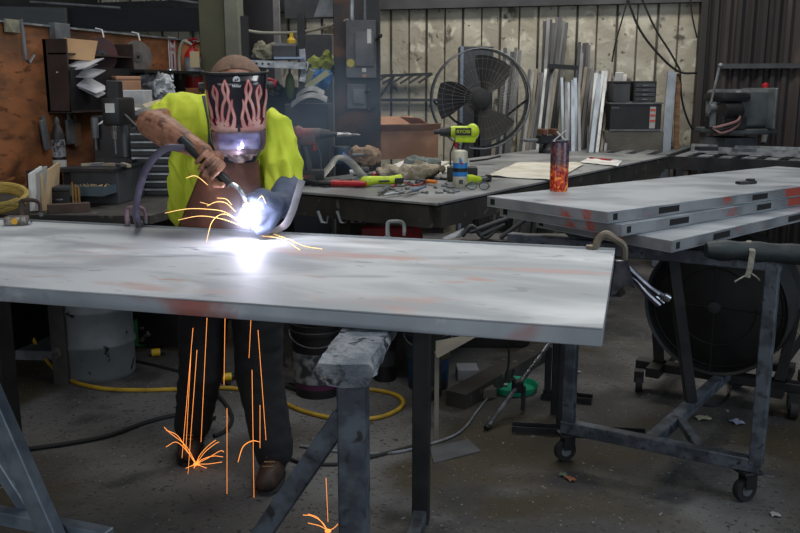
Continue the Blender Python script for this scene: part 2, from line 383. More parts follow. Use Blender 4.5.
# locking clamp at the right corner
o = Zp(592, 249, ZT); t = thing('locking_c_clamp', 'locking clamp pliers gripping the right corner of the steel door', 'clamp', o)
f0 = 3.02 if False else (o-C0).dot(FW)
P = lambda x, y, d=0: Dp(x, y, f0+d)
m_lock = mat('polished_nickel', '77747a', '4d4b52', sc_=14, rough=.3, metal=.85)
m_tan = mat('dirty_tan_steel', '7d7463', '5e574b', sc_=14, rough=.5, metal=.4)
b = B(); b.tube(spl([P(596, 248), P(598, 240), P(606, 234), P(616, 240), P(624, 247), P(624, 262)], 5), [.0125]*26, 8); part('upper_jaw', b, m_tan, t)
b = B(); b.cyl(o, o+V((0, 0, .012)), .02, 12); part('swivel_pad', b, m_tan, t)
b = B(); b.poly([(-.022, .03), (.02, .03), (.035, -.02), (.05, -.065), (.01, -.05), (-.014, -.085), (-.034, -.09), (-.026, -.03)], .02, fr(P(620, 268, -.01), RT, UP, -FW), bev=.003); part('body', b, m_lock, t)
b = B(); b.tube(spl([P(622, 262), P(632, 272), P(645, 284), P(658, 294)], 4), [.017]*4+[.016]*5+[.014]*4, 8, flat=.7); part('handle', b, m_lock, t)
b = B(); b.tube(spl([P(622, 276), P(634, 279), P(645, 292), P(659, 305)], 4), .012, 8, flat=.8); part('handle', b, m_lock, t)
b = B(); b.cyl(P(655, 291), P(667, 298), .008, 10); b.cyl(P(664, 296), P(669, 299), .013, 12); part('adjusting_screw', b, m_chrome, t)
b = B(); b.tube([P(640, 281), P(650, 292), P(664, 303)], .005, 6); part('release_lever', b, m_chrome, t)
# tape gadget
o = Zp(17, 225, ZT); t = thing('tape_measure', 'small silver and yellow tape measure lying at the door left end', 'tape measure', o)
M = TR(o, YAW+.1); b = B(M); b.box((0, 0, .018), (.085, .05, .034), bev=.008, seg=2); part('case', b, mat('scuffed_silver', '8f8b85', '5a564e', sc_=60, rough=.4, metal=.5), t)
b = B(M); b.cyl((.0, -.0255, .018), (.0, -.028, .018), .012, 16); part('badge', b, mat('orange_yellow', 'd09a20', rough=.5), t)
b = B(M); b.box((.048, 0, .01), (.012, .02, .014)); part('hook', b, m_chrome, t)
# ================================================================ CART with stacked doors (right)
w1 = Zp(746, 500, 0); w2 = Zp(567, 460, 0)
a1 = V((w1.x, w1.y, 0)); a2 = V((w2.x, w2.y, 0)); du = (a1-a2).normalized(); dv = V((-du.y, du.x, 0))
ZR = .93
t = thing('rolling_cart', 'dark steel rolling cart on casters carrying the stacked doors', 'cart', (a1+a2)/2)
def post(name, a, z0, z1, w=.062, h=.05, m=m_steel, up=None):
    b = B(); b.bar(P2(a, z0), P2(a, z1), w, h, up=up or du, bev=.004); return part(name, b, m, t)
post('upright', a1+du*.025, .16, ZR+.055); post('upright', a2-du*.0, .16, ZR+.055, .045)
b = B(); b.bar(P2(a2-du*.03, .155), P2(a1+du*.04, .155), .05, .055, bev=.004); part('base_rail', b, m_steel, t)
b = B(); b.bar(P2(a2-du*.3, ZR+.027), P2(a1+du*.055, ZR+.027), .05, .055, bev=.004); part('top_rail', b, m_steel, t)
s0 = Zp(650, 442, .15); s1 = Zp(728, 372, .15); sp = lerp(s0, s1, 1)
b = B(); b.bar(s0, sp+(sp-s0)*.25, .055, .05, bev=.004); part('spine_rail', b, m_steel, t)
up_ = Zp(691, 402, .17); b = B(); b.bar(P2(up_, .17), P2(Dp(668, 270, (up_-C0).dot(FW)), ZR), .045, .05, bev=.003); part('upright', b, m_dsteel, t)
b = B(); b.bar(Zp(676, 414, .16), Zp(702, 452, .16), .035, .035, bev=.003); part('gusset_strut', b, m_steel, t)
for k, (a, yw) in enumerate(((a1, .3), (a2, .2), (sp+(sp-s0)*.2-V((0,0,.15)), .1))):
    M = TR((a.x, a.y, 0), yw+YAW)
    c = B(M); c.box((0, 0, .122), (.085, .075, .012), bev=.002); c.box((0, -.022, .09), (.05, .006, .07)); c.box((0, .022, .09), (.05, .006, .07)); cp = part('caster_fork', c, m_black, t)
    c = B(M @ TR((-.012, 0, .048), 0, PI/2)); c.lathe([(.02, -.017), (.044, -.017), (.048, -.01), (.048, .01), (.044, .017), (.02, .017)], n=20); part('caster_wheel', c, m_rubber, cp)
    c = B(M @ TR((-.012, 0, .048), 0, PI/2)); c.lathe([(.022, -.0195), (.022, .0195)], n=16); part('hub', c, m_grey, cp)
# doors
m_door2 = mat('worn_zinc_door', 'a4aab0', '7f868d', sc_=2.4, rough=.4, metal=.25, st=(1, 2, 1), spots=[('b48378', 3, .66, .76), ('5f656b', 5, .62, .75)])
m_endc = mat('door_end_channel', '8c8f91', '6e7072', sc_=4, rough=.45, metal=.3, spots=[('a14636', 4.2, .56, .63)])
m_hole = mat('slot_shadowless_black', '0a0a0b', rough=.9)
def door(z, A, Bc, lg, label):
    A = Zp(*A, z); Bc = Zp(*Bc, z); e = Zp(*lg, z); d = (e-Bc).normalized(); L2 = 2.25
    # square the door up
    wv = (A-Bc); wv = wv - d*wv.dot(d); A2 = A
    tp = [Bc, Bc+d*L2, A2+d*L2, A2]
    t = thing('steel_door', label, 'door', (tp[0]+tp[2])/2-V((0, 0, .042)), group='doors stacked on the rolling cart')
    b = B(); b.slab(tp, .003, bev=.0008); part('face_sheet', b, m_door2, t)
    b = B(); b.slab([p-V((0, 0, .0031)) for p in tp], .036, bev=.001); part('edge_frame', b, m_endc, t)
    b = B(); b.slab([p-V((0, 0, .0392)) for p in tp], .003); part('back_sheet', b, m_door2, t)
    n = (Bc-A2).normalized(); o = (n - d*n.dot(d)).normalized()
    for s_, l_ in ((.03, .025), (.30, .13), (.95, .12)):
        b = B(); b.bar(Bc+d*s_+V((0, 0, -.021)), Bc+d*(s_+l_)+V((0, 0, -.021)), .0016, .024); part('lock_slot', b, m_hole, t)
    q = (Bc-A2).normalized()
    for s_, l_ in ((.02, .025),):
        b = B(); b.bar(A2+q*s_+V((0, 0, -.021)), A2+q*(s_+l_)+V((0, 0, -.021)), .0016, .024); part('lock_slot', b, m_hole, t)
    return t
door(1.030+.042-.0, (536, 217), (672, 241), (800, 212), 'lowest grey steel door of the stack on the cart')
door(1.075+.042, (500, 206), (622, 225), (800, 196), 'middle grey steel door of the stack on the cart')
d3 = door(1.120+.042, (487, 196), (608, 212), (800, 186.5), 'topmost grey steel door of the stack bearing the tumbler')
# packers between rail and doors
b = B(); b.bar(P2(a2, ZR+.0725)+dv*.02, P2(a1, ZR+.0725)+dv*.02, .06, .03); part('bearer', b, m_dsteel, t)
b = B(); b.bar(P2(up_, ZR-.02)-du*.3, P2(up_, ZR-.02)+du*.75, .05, .05); part('rear_rail', b, m_dsteel, t)
# small steel offcut on top door
o = Zp(746, 184, 1.162); t2 = thing('steel_offcut', 'short dark steel offcut on top of the stacked doors', 'offcut', o)
b = B(); b.box(o+V((0, 0, .008)), (.10, .035, .012), rz=.7, bev=.001); part('plate', b, m_dsteel, t2); b = B(); b.box(o+V((0.02, .02, .018)), (.03, .03, .01), rz=.7, bev=.001); part('tab', b, m_dsteel, t2)
# tumbler
m_fire = bpy.data.materials.new('fire_wrap'); m_fire.use_nodes = True
nt = m_fire.node_tree; N = nt.nodes; L = nt.links; bs_ = N['Principled BSDF']; bs_.inputs['Roughness'].default_value = .25
tc = N.new('ShaderNodeTexCoord'); n1 = N.new('ShaderNodeTexNoise'); n1.inputs['Scale'].default_value = 26; n1.inputs['Detail'].default_value = 4; n1.inputs['Distortion'].default_value = 2.2
cr = N.new('ShaderNodeValToRGB'); cr.color_ramp.elements[0].position = .36; cr.color_ramp.elements[0].color = hx('571008'); cr.color_ramp.elements[1].position = .68; cr.color_ramp.elements[1].color = hx('f6b23a')
e = cr.color_ramp.elements.new(.5); e.color = hx('d03a18')
c2 = N.new('ShaderNodeValToRGB'); c2.color_ramp.elements[0].position = .4; c2.color_ramp.elements[0].color = hx('23263c'); c2.color_ramp.elements[1].position = .66; c2.color_ramp.elements[1].color = hx('7a4a45')
e = c2.color_ramp.elements.new(.52); e.color = hx('4a3038')
sx = N.new('ShaderNodeSeparateXYZ'); mr = N.new('ShaderNodeMapRange'); mr.inputs[1].default_value = .075; mr.inputs[2].default_value = .125
mx = N.new('ShaderNodeMix'); mx.data_type = 'RGBA'
L.new(tc.outputs['Object'], n1.inputs['Vector']); L.new(n1.outputs[0], cr.inputs[0]); L.new(n1.outputs[0], c2.inputs[0]); L.new(tc.outputs['Object'], sx.inputs[0]); L.new(sx.outputs[2], mr.inputs[0])
L.new(mr.outputs[0], mx.inputs[0]); L.new(cr.outputs[0], mx.inputs[6]); L.new(c2.outputs[0], mx.inputs[7]); L.new(mx.outputs[2], bs_.inputs['Base Color'])
o = Zp(558.5, 191, 1.162); t2 = thing('tumbler', 'tall insulated tumbler with a flame pattern standing on the top door', 'tumbler', o)
k = 18/873*(o-C0).dot(FW)/2; hh = 50.5/873*(o-C0).dot(FW)
M = TR(o); b = B(M); b.lathe([(k*.9, 0), (k*.97, .006), (k, .03), (k*1.03, hh-.012), (k*1.0, hh-.008)], n=32); part('cup_body', b, m_fire, t2)
b = B(M); b.lathe([(k*.98, hh-.008), (k*1.0, hh-.004), (k*.9, hh), (.004, hh)], n=32); part('lid', b, mat('clear_smoky_lid', '2a2c33', rough=.2), t2)
b = B(M); b.cyl((-.028, 0, hh-.002), (.022, .0, hh+.042), .0025, 6); b.cyl((.022, .004, hh-.002), (-.016, .004, hh+.036), .0025, 6); part('wire_hook', b, m_paper, t2)
# rolled tarp tied on the cart
t2 = thing('rolled_tarp', 'dark green rolled tarp tied along the cart top rail', 'tarp', Zp(760, 262, .99))
m_tarp = mat('dark_green_tarp', '1f2a2b', '141c1d', sc_=8, rough=.6, bump=.5, bsc=20)
f_ = (Zp(740, 262, 1.0)-C0).dot(FW)+.13
b = B(); pts = [Dp(706, 250, f_), Dp(740, 251, f_), Dp(790, 254, f_), Dp(850, 259, f_)]; b.tube(spl(pts, 5), [.026, .034]+[.037+.003*math.sin(i*1.7) for i in range(14)], 12); part('roll', b, m_tarp, t2)
m_str = mat('frayed_webbing', '8f8d80', '6c695c', sc_=40, rough=.9)
b = B(); g = Dp(748, 252, f_)
b.tube([g+RT*.013*0+V((0, 0, .041)), g-FW*.042+V((0, 0, .01)), g-FW*.046-RT*.006-V((0, 0, .05)), g-FW*.046-RT*.014-V((0, 0, .085))], .011, 6, flat=.3); part('tie_strap', b, m_str, t2)
b = B(); b.tube(spl([g-FW*.05-RT*.012-UP*.07, g-FW*.055-RT*.04-UP*.085, g-FW*.05-RT*.06-UP*.10], 3), .003, 5); b.tube(spl([g-FW*.05-RT*.0-UP*.07, g-FW*.055+RT*.02-UP*.085, g-FW*.05+RT*.03-UP*.095], 3), .003, 5); part('loose_end', b, m_str, t2)
# big drum fan behind the cart
t2 = thing('drum_fan', 'big black round drum fan on a wheeled base behind the cart', 'fan', Zp(735, 395, 0))
fd = 4.35; c = Dp(723, 300, fd); r = 71/873*fd
ax = (C0-c); ax.z = 0; ax = (ax.normalized()*.93 - RT*.28 - UP*.05).normalized()
u = UP.cross(ax).normalized(); v = ax.cross(u)
M = fr(c, u, v, ax)
b = B(M); b.lathe([(r*.98, -.17), (r, -.16), (r, -.02), (r*1.02, 0), (r, .02), (r, .16), (r*.985, .175), (r*.95, .165), (r*.93, -.15)], n=48, cap=False); part('housing', b, mat('satin_black', '17181a', '1e2022', sc_=4, rough=.45), t2)
b = B(M); b.lathe([(.001, .15), (r*.5, .14), (r*.95, .11), (r*.95, .10)], n=48, cap=False)
part('front_cover', b, m_black, t2)
b = B(M)
for k_ in (5, 8): b.tube([V((math.cos(a_)*r*k_/9, math.sin(a_)*r*k_/9, .145 if k_ == 5 else .13)) for a_ in [i*2*PI/36 for i in range(36)]], .0022, 5, closed=True)
for k_ in range(4): b.cyl((0, 0, .155), (math.cos(k_*PI/2)*r*.96, math.sin(k_*PI/2)*r*.96, .165), .003, 5)
g_ = part('guard', b, m_black, t2)
b = B(M); b.lathe([(.001, .15), (.03, .15), (.028, .165), (.001, .168)], n=20); part('motor_cap', b, m_dgrey, t2)
b = B()
g0 = P2(c, .13); 
b.bar(g0-du*.42, g0+du*.42, .07, .05, bev=.004); b.bar(g0+du*.3-dv*.15, g0+du*.3+dv*.35, .07, .05); b.bar(g0-du*.3-dv*.15, g0-du*.3+dv*.35, .07, .05)
b.bar(Dp(775, 368, fd), Dp(798, 337, fd+.1), .05, .07)
part('base_frame', b, m_black, t2)
for s_ in (-1, 1):
    b = B(); b.bar(g0+du*s_*.3, c+du*s_*(r*.98), .05, .03, up=dv); part('yoke_arm', b, m_black, t2)
for s_, q_ in ((-1, -.1), (1, -.1), (1, .33), (-1, .33)):
    p = g0+du*s_*.38+dv*q_; b = B(); b.cyl((p.x-.015, p.y, .05), (p.x+.02, p.y, .05), .05, 16); b.box((p.x, p.y, .09), (.05, .06, .06)); part('caster', b, m_rubber, t2)

# ================================================================ WELDER
m_skin = mat('weathered_skin', '9a6d55', '7f553f', sc_=30, rough=.5, spots=[('5a3a2c', 22, .55, .68)], bump=.2, bsc=120)
m_tat = m_skin
def cap(b, pts, rs, n=14, flat=1.0):
    pts = [V(p) for p in pts]
    b.tube(pts, rs, n, flat=flat); b.ell(pts[0], (rs[0],)*3, n=12); b.ell(pts[-1], (rs[-1],)*3, n=12)
FT = .35
foot_l = Zp(190, 456, 0); foot_r = Zp(272, 484, 0)
man = thing('person', 'welder in a lime shirt, leather apron and flame helmet bending over the door', 'person', P2(Dp(232, 400, 3.5), 0))
pel = Dp(230, 262, 3.56); chest = Dp(231, 160, 3.42); shL = Dp(187, 118, 3.42); shR = Dp(277, 132, 3.40)
neck = Dp(236, 118, 3.34); head = Dp(238, 95, 3.20)
elb = Dp(151, 124, 3.22); wri = Dp(204, 152, 3.02)
elbR = Dp(289, 184, 3.30); wriR = Dp(281, 205, 3.13)
body = B()
cap(body, [pel, chest], [.14, .15]); cap(body, [chest, neck+UP*-.04], [.12, .075]); cap(body, [neck-UP*.05, head-UP*.02], [.062, .06])
cap(body, [shL, elb], [.055, .05]); cap(body, [shR, lerp(shR, elbR, .8)], [.055, .034]); cap(body, [chest, shL], [.1, .06]); cap(body, [chest, shR], [.1, .06])
# head: skull, jaw, ears, nose
hf = (Dp(244, 200, 2.95)-head).normalized()      # where the face looks
hr = RT; hu = (hr.cross(hf)); hu = hu if hu.z > 0 else -hu; hu.normalize(); hr = hf.cross(hu).normalized()
hr = hr if hr.dot(RT) > 0 else -hr
HM = fr(head, hr, hf, hu)       # x right, y face, z up
body.ell((0, -.02, .018), (.098, .115, .108), HM, 24); body.ell((0, .03, -.06), (.055, .06, .062), HM, 16)
body.ell((.077, -.01, -.01), (.012, .02, .032), HM, 10); body.ell((-.077, -.01, -.01), (.012, .02, .032), HM, 10); body.ell((0, .093, -.02), (.014, .02, .028), HM, 10)
# forearms
cap(body, [elb, lerp(elb, wri, .3), lerp(elb, wri, .75), wri], [.052, .058, .038, .031], 16)
cap(body, [lerp(shR, elbR, .8), lerp(elbR, wriR, .35), wriR], [.034, .034, .032], 14)
# right hand gripping the torch
tq0 = Dp(193, 150, 3.02); tq1 = Dp(226, 181, 2.97)     # torch handle axis
ta = (tq1-tq0).normalized()
palm = lerp(wri, Dp(216, 165, 3.0), .75)
hb = (C0-palm).normalized(); hn = ta.cross(hb).normalized()   # hn: across the handle
if hn.dot(RT*.6+UP) < 0: hn = -hn
pm = [wri, lerp(wri, palm, .6), palm]
cap(body, [wri, lerp(wri, palm, .5)+hb*.004, palm-hb*.010+hn*.018], [.028, .027, .026], 14, flat=.8)
fr_ = [.0098, .0102, .0098, .0088]; ln = [.92, 1.0, .95, .8]
hc = lerp(tq0, tq1, .42)
for i in range(4):
    base = hc + ta*(.048-.0250*i) + hn*.026 + hb*.020
    # knuckle -> over the front of the handle -> curled below
    k1 = base + hn*.006 + hb*.004
    k2 = base - hn*.022*ln[i] + hb*.021
    k3 = base - hn*.054*ln[i] + hb*.014
    k4 = base - hn*.062*ln[i] - hb*.012
    kk = palm - hb*.004 + hn*.016 + ta*(.024-.020*i)
    cap(body, [kk, k1, k2, k3, k4], [.012, fr_[i]*1.12, fr_[i]*1.05, fr_[i]*1.0, fr_[i]*.85], 10)
# thumb lies along the handle
th0 = palm+ta*.015+hn*.0-hb*.01
cap(body, [th0, hc+ta*.045-hn*.030+hb*.006, hc+ta*.075-hn*.034+hb*.016, hc+ta*.095-hn*.018+hb*.018], [.017, .0135, .0125, .0105], 10)
# legs and feet inside the clothes
cap(body, [pel, Dp(204, 330, 3.56)], [.11, .06]); cap(body, [pel, Dp(259, 330, 3.54)], [.11, .06])
cap(body, [Dp(204, 330, 3.56), P2(foot_l, .1)+FW*.08], [.06, .035]); cap(body, [Dp(259, 330, 3.54), P2(foot_r, .1)+FW*.08], [.06, .035])
bb = remesh(body.bm, .0036, 2)
bo = part('body', bb, m_skin, man, ang=180)
# hair stubble
m_hair = mat('cropped_grey_hair', '6e5747', '7d5f4c', sc_=60, rough=.8, bump=.6, bsc=300)
b = B(HM)
def hairf(u, v):
    a = PI*(.0+u*1.0); el = v
    th = -PI/2*1.02 + 0
    lon = PI+ (u)*PI       # from left side round the back to right side
    lat = PI/2*(.98*v - .12*(1-v))
    return V((.1005*math.cos(lon)*math.cos(lat), -.02+.1175*math.sin(lon)*math.cos(lat), .018+.1105*math.sin(lat)))
b.sheet(hairf, 24, 10, -.002); hair = part('hair', b, m_hair, bo, ang=180)
# jeans
j = B(); kl = Dp(201, 372, 3.54); kr = Dp(259, 372, 3.52); al = P2(foot_l, .115)+FW*.075; ar = P2(foot_r, .115)+FW*.075
cap(j, [pel+UP*.02, pel-UP*.06], [.165, .17], 20); 
cap(j, [pel-UP*.04-RT*.075, Dp(203, 320, 3.56), kl, lerp(kl, al, .5), al-UP*.0], [.12, .105, .095, .086, .083], 20)
cap(j, [pel-UP*.04+RT*.08, Dp(258, 320, 3.55), kr, lerp(kr, ar, .5), ar-UP*.0], [.12, .108, .100, .090, .084], 20)
def fold(c): return .006*noise.noise(V((c.x*9, c.y*9, c.z*26))) + .004*noise.noise(c*22)
jb = remesh(j.bm, .010, 3, fold); part('jeans', jb, mat('dark_denim', '101218', '0b0c10', sc_=7, rough=.85, bump=.3, bsc=200), man, ang=180)
# boots
m_boot = mat('brown_work_boot', '3b2a20', '251a14', sc_=18, rough=.6, bump=.2)
for (a, rot, lab) in ((foot_l, .15, None), (foot_r, -.12, None)):
    d = (-FW*math.cos(rot)+RT*math.sin(rot)*(1 if a is foot_l else 1)).normalized(); c = P2(a, 0)
    k_ = B(); cap(k_, [c+FW*.08+UP*.05, c+FW*.08+UP*.15], [.052, .056], 14)
    cap(k_, [c+FW*.09+UP*.052, c+UP*.058, c+d*.075+UP*.05], [.044, .052, .046], 14)
    kb = remesh(k_.bm, .007, 3)
    for v in kb.bm.verts:
        if v.co.z < .022: v.co.z = .022
    bt = part('boot', kb, m_boot, man, ang=180)
    s = B(); s.tube([c+FW*.125+UP*.012, c+FW*.09+UP*.012, c+UP*.012, c+d*.075+UP*.012, c+d*.118+UP*.012], [.03, .046, .054, .05, .022], 14, flat=.26); part('sole', s, m_rubber, bt)
    s = B()
    for q in range(4):
        cc = c+d*(.05-.026*q)+UP*(.1+.008*q) ; s.cyl(cc-RT*.022, cc+RT*.022, .003, 6)
    part('laces', s, mat('tan_laces', '7a5f40', rough=.9), bt)
# shirt
s = B()
cap(s, [Dp(229, 240, 3.55), Dp(231, 200, 3.50), chest], [.165, .175, .170], 24)
cap(s, [chest, Dp(233, 122, 3.40)], [.15, .11], 20)
cap(s, [chest-RT*.03, Dp(196, 117, 3.42)], [.12, .088], 18); cap(s, [chest+RT*.03, Dp(271, 131, 3.40)], [.125, .08], 18)
cap(s, [Dp(190, 117, 3.42), Dp(172, 117, 3.34)], [.092, .082], 18)         # raised sleeve
cap(s, [Dp(190, 130, 3.42), Dp(180, 215, 3.50)], [.075, .045], 14)
cap(s, [Dp(273, 134, 3.40), Dp(281, 165, 3.34), Dp(283, 184, 3.30)], [.078, .076, .068], 18)
def sf(c): return .010-.040*abs(noise.noise(V((c.x*13+c.z*6, c.y*8, c.z*5-c.x*7)))) + .010*noise.noise(V((c.x*34+c.z*12, c.y*20, c.z*9)))
sb = remesh(s.bm, .0065, 3, sf)
m_shirt = mat('hi_vis_lime_cotton', 'ccd640', 'bac832', sc_=4, rough=.8, bump=.25, bsc=14)
so = part('shirt', sb, m_shirt, man, ang=180)
# apron: bib wrapping the front of the torso
def apr(u, v):
    lo = .5-(.30+.22*(1-v))*.9; a = (u-.5)*2
    top = Dp(232, 150, 3.19); bot = Dp(214, 252, 3.25)
    c = lerp(bot, top, v); wd_ = (.19*(1-v)+.085*v); 
    x = a*wd_; dep = .5*(a*a)*wd_ 
    return c + RT*x + FW*(dep*.85 + .006*math.sin(u*9+v*4))
b = B(); b.sheet(apr, 24, 16, -.004)
ap = part('apron', b, mat('brown_leather', '6d4534', '4e3026', sc_=5, rough=.6, bump=.4, bsc=25, spots=[('8c5d49', 6, .58, .7)]), man, ang=180)
for s_, q in ((-1, (205, 96)), (1, (262, 110))):
    b = B(); x0_ = apr(.5+s_*.46, .97); b.tube(spl([x0_, Dp(q[0] + (6 if s_ < 0 else -4), q[1]+30, 3.25), Dp(q[0], q[1], 3.31)], 5), .013, 6, flat=.3); part('neck_strap', b, m_dgrey, ap, label='dark neck strap')
# welding glove (left hand)
m_glove = mat('blue_grey_glove_leather', '4f5b73', '39435a', sc_=9, rough=.7, bump=.3)
g = B(); hp = Dp(272, 207, 3.06)
cap(g, [lerp(elbR, wriR, .15), lerp(elbR, wriR, .55), wriR, hp], [.050, .055, .050, .052], 16)
cap(g, [hp, Dp(262, 200, 3.02)], [.052, .042], 14)
tips = [((250, 197), (243, 201)), ((249, 204), (241, 210)), ((252, 213), (245, 219)), ((258, 222), (252, 228))]
for i, (a, c) in enumerate(tips):
    cap(g, [Dp(266, 200+5*i, 3.02), Dp(*a, 2.985), Dp(c[0]+2, c[1], 2.985)], [.021, .0165, .0135], 12)
cap(g, [Dp(275, 215, 3.04), Dp(268, 229, 3.00), Dp(258, 232, 2.98)], [.026, .018, .013], 12)
gb = remesh(g.bm, .005, 3); part('glove', gb, m_glove, man, label='blue-grey left welding glove', ang=180)

# ---------------- helmet (worn: child of the person)
hmm = V((0, 0, 0))
hc_ = Dp(237.5, 115.5, 3.105)
hy = (C0-hc_).normalized()*.96 - UP*.12; hy.normalize(); hx_ = (RT + FW*.02).normalized(); hx_ = (hx_ - hy*hx_.dot(hy)).normalized(); hz = hx_.cross(hy); hz = hz if hz.z > 0 else -hz
HF = fr(hc_, hx_, hy, hz)
px_m = 3.04/873
def helm(u, v, off=0.):      # u -1..1 round, v 0 (chin) .. 1 (brow)
    hh_ = (-48+v*90)*px_m
    wtop = 33.5*px_m
    if v > .50: wd_ = (29.5+ (v-.5)*6)*px_m
    elif v > .28: wd_ = (28.6+(v-.28)*2)*px_m
    else: wd_ = (19+9.6*math.sin(min(1, v/.28)*PI/2))*px_m
    a = u*R(98)
    dep = .105 if v > .45 else .105-.02*(.45-v)/.45
    y = dep*(abs(math.cos(a))**.75 if math.cos(a) >= 0 else 0) * 1.0 - (0 if math.cos(a) >= 0 else .05)
    x = wd_*math.copysign(abs(math.sin(a))**.8, a)
    y = y*(1 if v < .9 else 1-.25*(v-.9)/.1) - .06
    y -= .02*max(0, .3-v)/.3
    return HF @ V((x*(1+off/.1), y+off, hh_ - (.012*(1-math.cos(a)) if v > .9 else 0)*0))
b = B(); b.sheet(lambda u, v: helm(u*2-1, v), 40, 40, .003)
m_helm = mat('glossy_black_shell', '15151c', '1c1a26', sc_=6, rough=.22, coat=.6)
he = part('welding_helmet', b, m_helm, man, label='glossy black helmet with pale flames', ang=60)
m_flame = mat('flame_beige_pink', 'c9a295', 'b17f78', sc_=18, rough=.35, metal=.1)
m_redl = mat('flame_red_edge', 'a02030', rough=.35)
def hp_(zx, zy, off):        # zoom px (195..280 x 50..165 at 4.635) -> helmet surface
    x = 195+zx/4.635; y = 50+zy/4.635
    v = 1-(y-72)/87; dx = (x-238)/ (33 if v > .5 else 29.5)
    dx = max(-.995, min(.995, dx)); u = math.asin(abs(dx)**1.25)*(1 if dx > 0 else -1)/R(98)
    return helm(u, max(0.001, min(.999, v)), off)
strips = [[(97, 150, 2), (90, 190, 8), (104, 222, 9), (100, 262, 8), (108, 310, 12), (128, 338, 16)],
          [(97, 150, 2), (110, 180, 7), (106, 222, 7), (100, 240, 5)],
          [(150, 128, 2), (137, 165, 8), (146, 205, 8), (132, 238, 8), (124, 285, 9), (134, 325, 14)],
          [(150, 128, 2), (162, 170, 8), (158, 205, 8), (166, 240, 8), (152, 290, 8), (150, 330, 14)],
          [(178, 212, 2), (174, 245, 7), (184, 290, 9), (180, 325, 12), (168, 345, 14)],
          [(64, 175, 2), (62, 215, 7), (72, 260, 8), (74, 300, 8), (90, 335, 10)],
          [(76, 338, 14), (110, 344, 20), (150, 346, 20), (196, 350, 14)]]
def ribbon(b, st, off, grow=0, mir=False):
    pts = spl([V((a, c, w_)) for a, c, w_ in st], 5)
    def f(u, v):
        i = min(len(pts)-1, int(u*(len(pts)-1)+.5)); p = pts[i]; a = pts[max(0, i-1)]; c = pts[min(len(pts)-1, i+1)]
        t_ = V((c.x-a.x, c.y-a.y, 0)).normalized(); n_ = V((-t_.y, t_.x, 0)); w_ = p.z*.72+grow
        q = p+n_*(v*2-1)*w_
        zx = q.x if not mir else 406-q.x
        return hp_(zx, q.y, off)
    b.sheet(f, len(pts)-1, 2, .0006)
b1 = B(); b2 = B()
for st in strips:
    for mi in (False, True): ribbon(b1, st, .0022, 0, mi); ribbon(b2, st, .0012, 2.4, mi)
part('flame_outline', b2, m_redl, he, label='red edging of the flames'); part('flame_graphic', b1, m_flame, he, label='pale pink flame graphic')
# maker's disc and word
p = hp_(203, 128, .004); M = fr(p, hx_, hz, hy)
b = B(M); b.lathe([(.0001, 0), (.0125, 0), (.0125, .001), (.0001, .001)], n=24); lg = part('round_emblem', b, m_white, he)
b = B(M); b.poly([(-.008, -.004), (-.002, .004), (.001, 0), (.004, .006), (.008, .004), (.003, -.005), (0, -.001), (-.003, -.006)], .0004, M=TR((0, 0, .0011))); part('swoosh', b, m_black, lg)
p = hp_(203, 154, .004); text('Miller', fr(p, hx_, hz, hy), .013, m_white, he)
# lens frame and lens
m_lfr = mat('silver_pink_frame', '9b8791', '7b6a76', sc_=18, rough=.3, metal=.6)
def band(x0_, x1_, y0_, y1_, off, th, nu=16, nv=4):
    return lambda u, v: hp_(x0_+(x1_-x0_)*u, y1_+(y0_-y1_)*v, off)
b = B(); b.sheet(band(90, 312, 356, 366, .008, 0), 18, 2, .006); b.sheet(band(104, 300, 440, 462, .008, 0), 18, 2, .006)
b.sheet(band(84, 110, 358, 450, .008, 0), 3, 8, .006); b.sheet(band(296, 320, 358, 450, .008, 0), 3, 8, .006); part('lens_frame', b, m_lfr, he)
b = B(); b.sheet(band(106, 300, 364, 442, .006, 0), 18, 8, .004)
m_lens = mat('violet_mirror_lens', '8784b4', 'a9a6cc', sc_=6, st=(1, 1, 5), rough=.12, metal=.5, coat=1); part('lens', b, m_lens, he, label='violet mirrored lens')
b = B()
b.sheet(band(106, 300, 452, 474, .0022, 0), 18, 3, .0008); b.sheet(band(128, 278, 474, 494, .0022, 0), 14, 3, .0008)
for st in ([(130, 470, 3), (165, 492, 8), (203, 500, 9), (241, 492, 8), (276, 470, 3)], [(120, 452, 3), (150, 478, 5), (175, 474, 4)], [(286, 452, 3), (256, 478, 5), (231, 474, 4)]): ribbon(b, st, .0022)
part('chin_graphic', b, mat('chin_mottle', 'c0a79c', '5a4a4c', sc_=38, rough=.35, det=2), he)
# top lip + headband knobs
b = B(); b.tube([helm(-1+2*i/30, .985, .001)+hz*.003 for i in range(31)], .006, 8, flat=.8); part('brow_rim', b, m_black, he)
for s_ in (-1, 1):
    p = helm(s_*.93, .82, .002); b = B(); b.cyl(p, p+hx_*s_*.02, .016, 16); part('headgear_knob', b, m_dgrey, he)
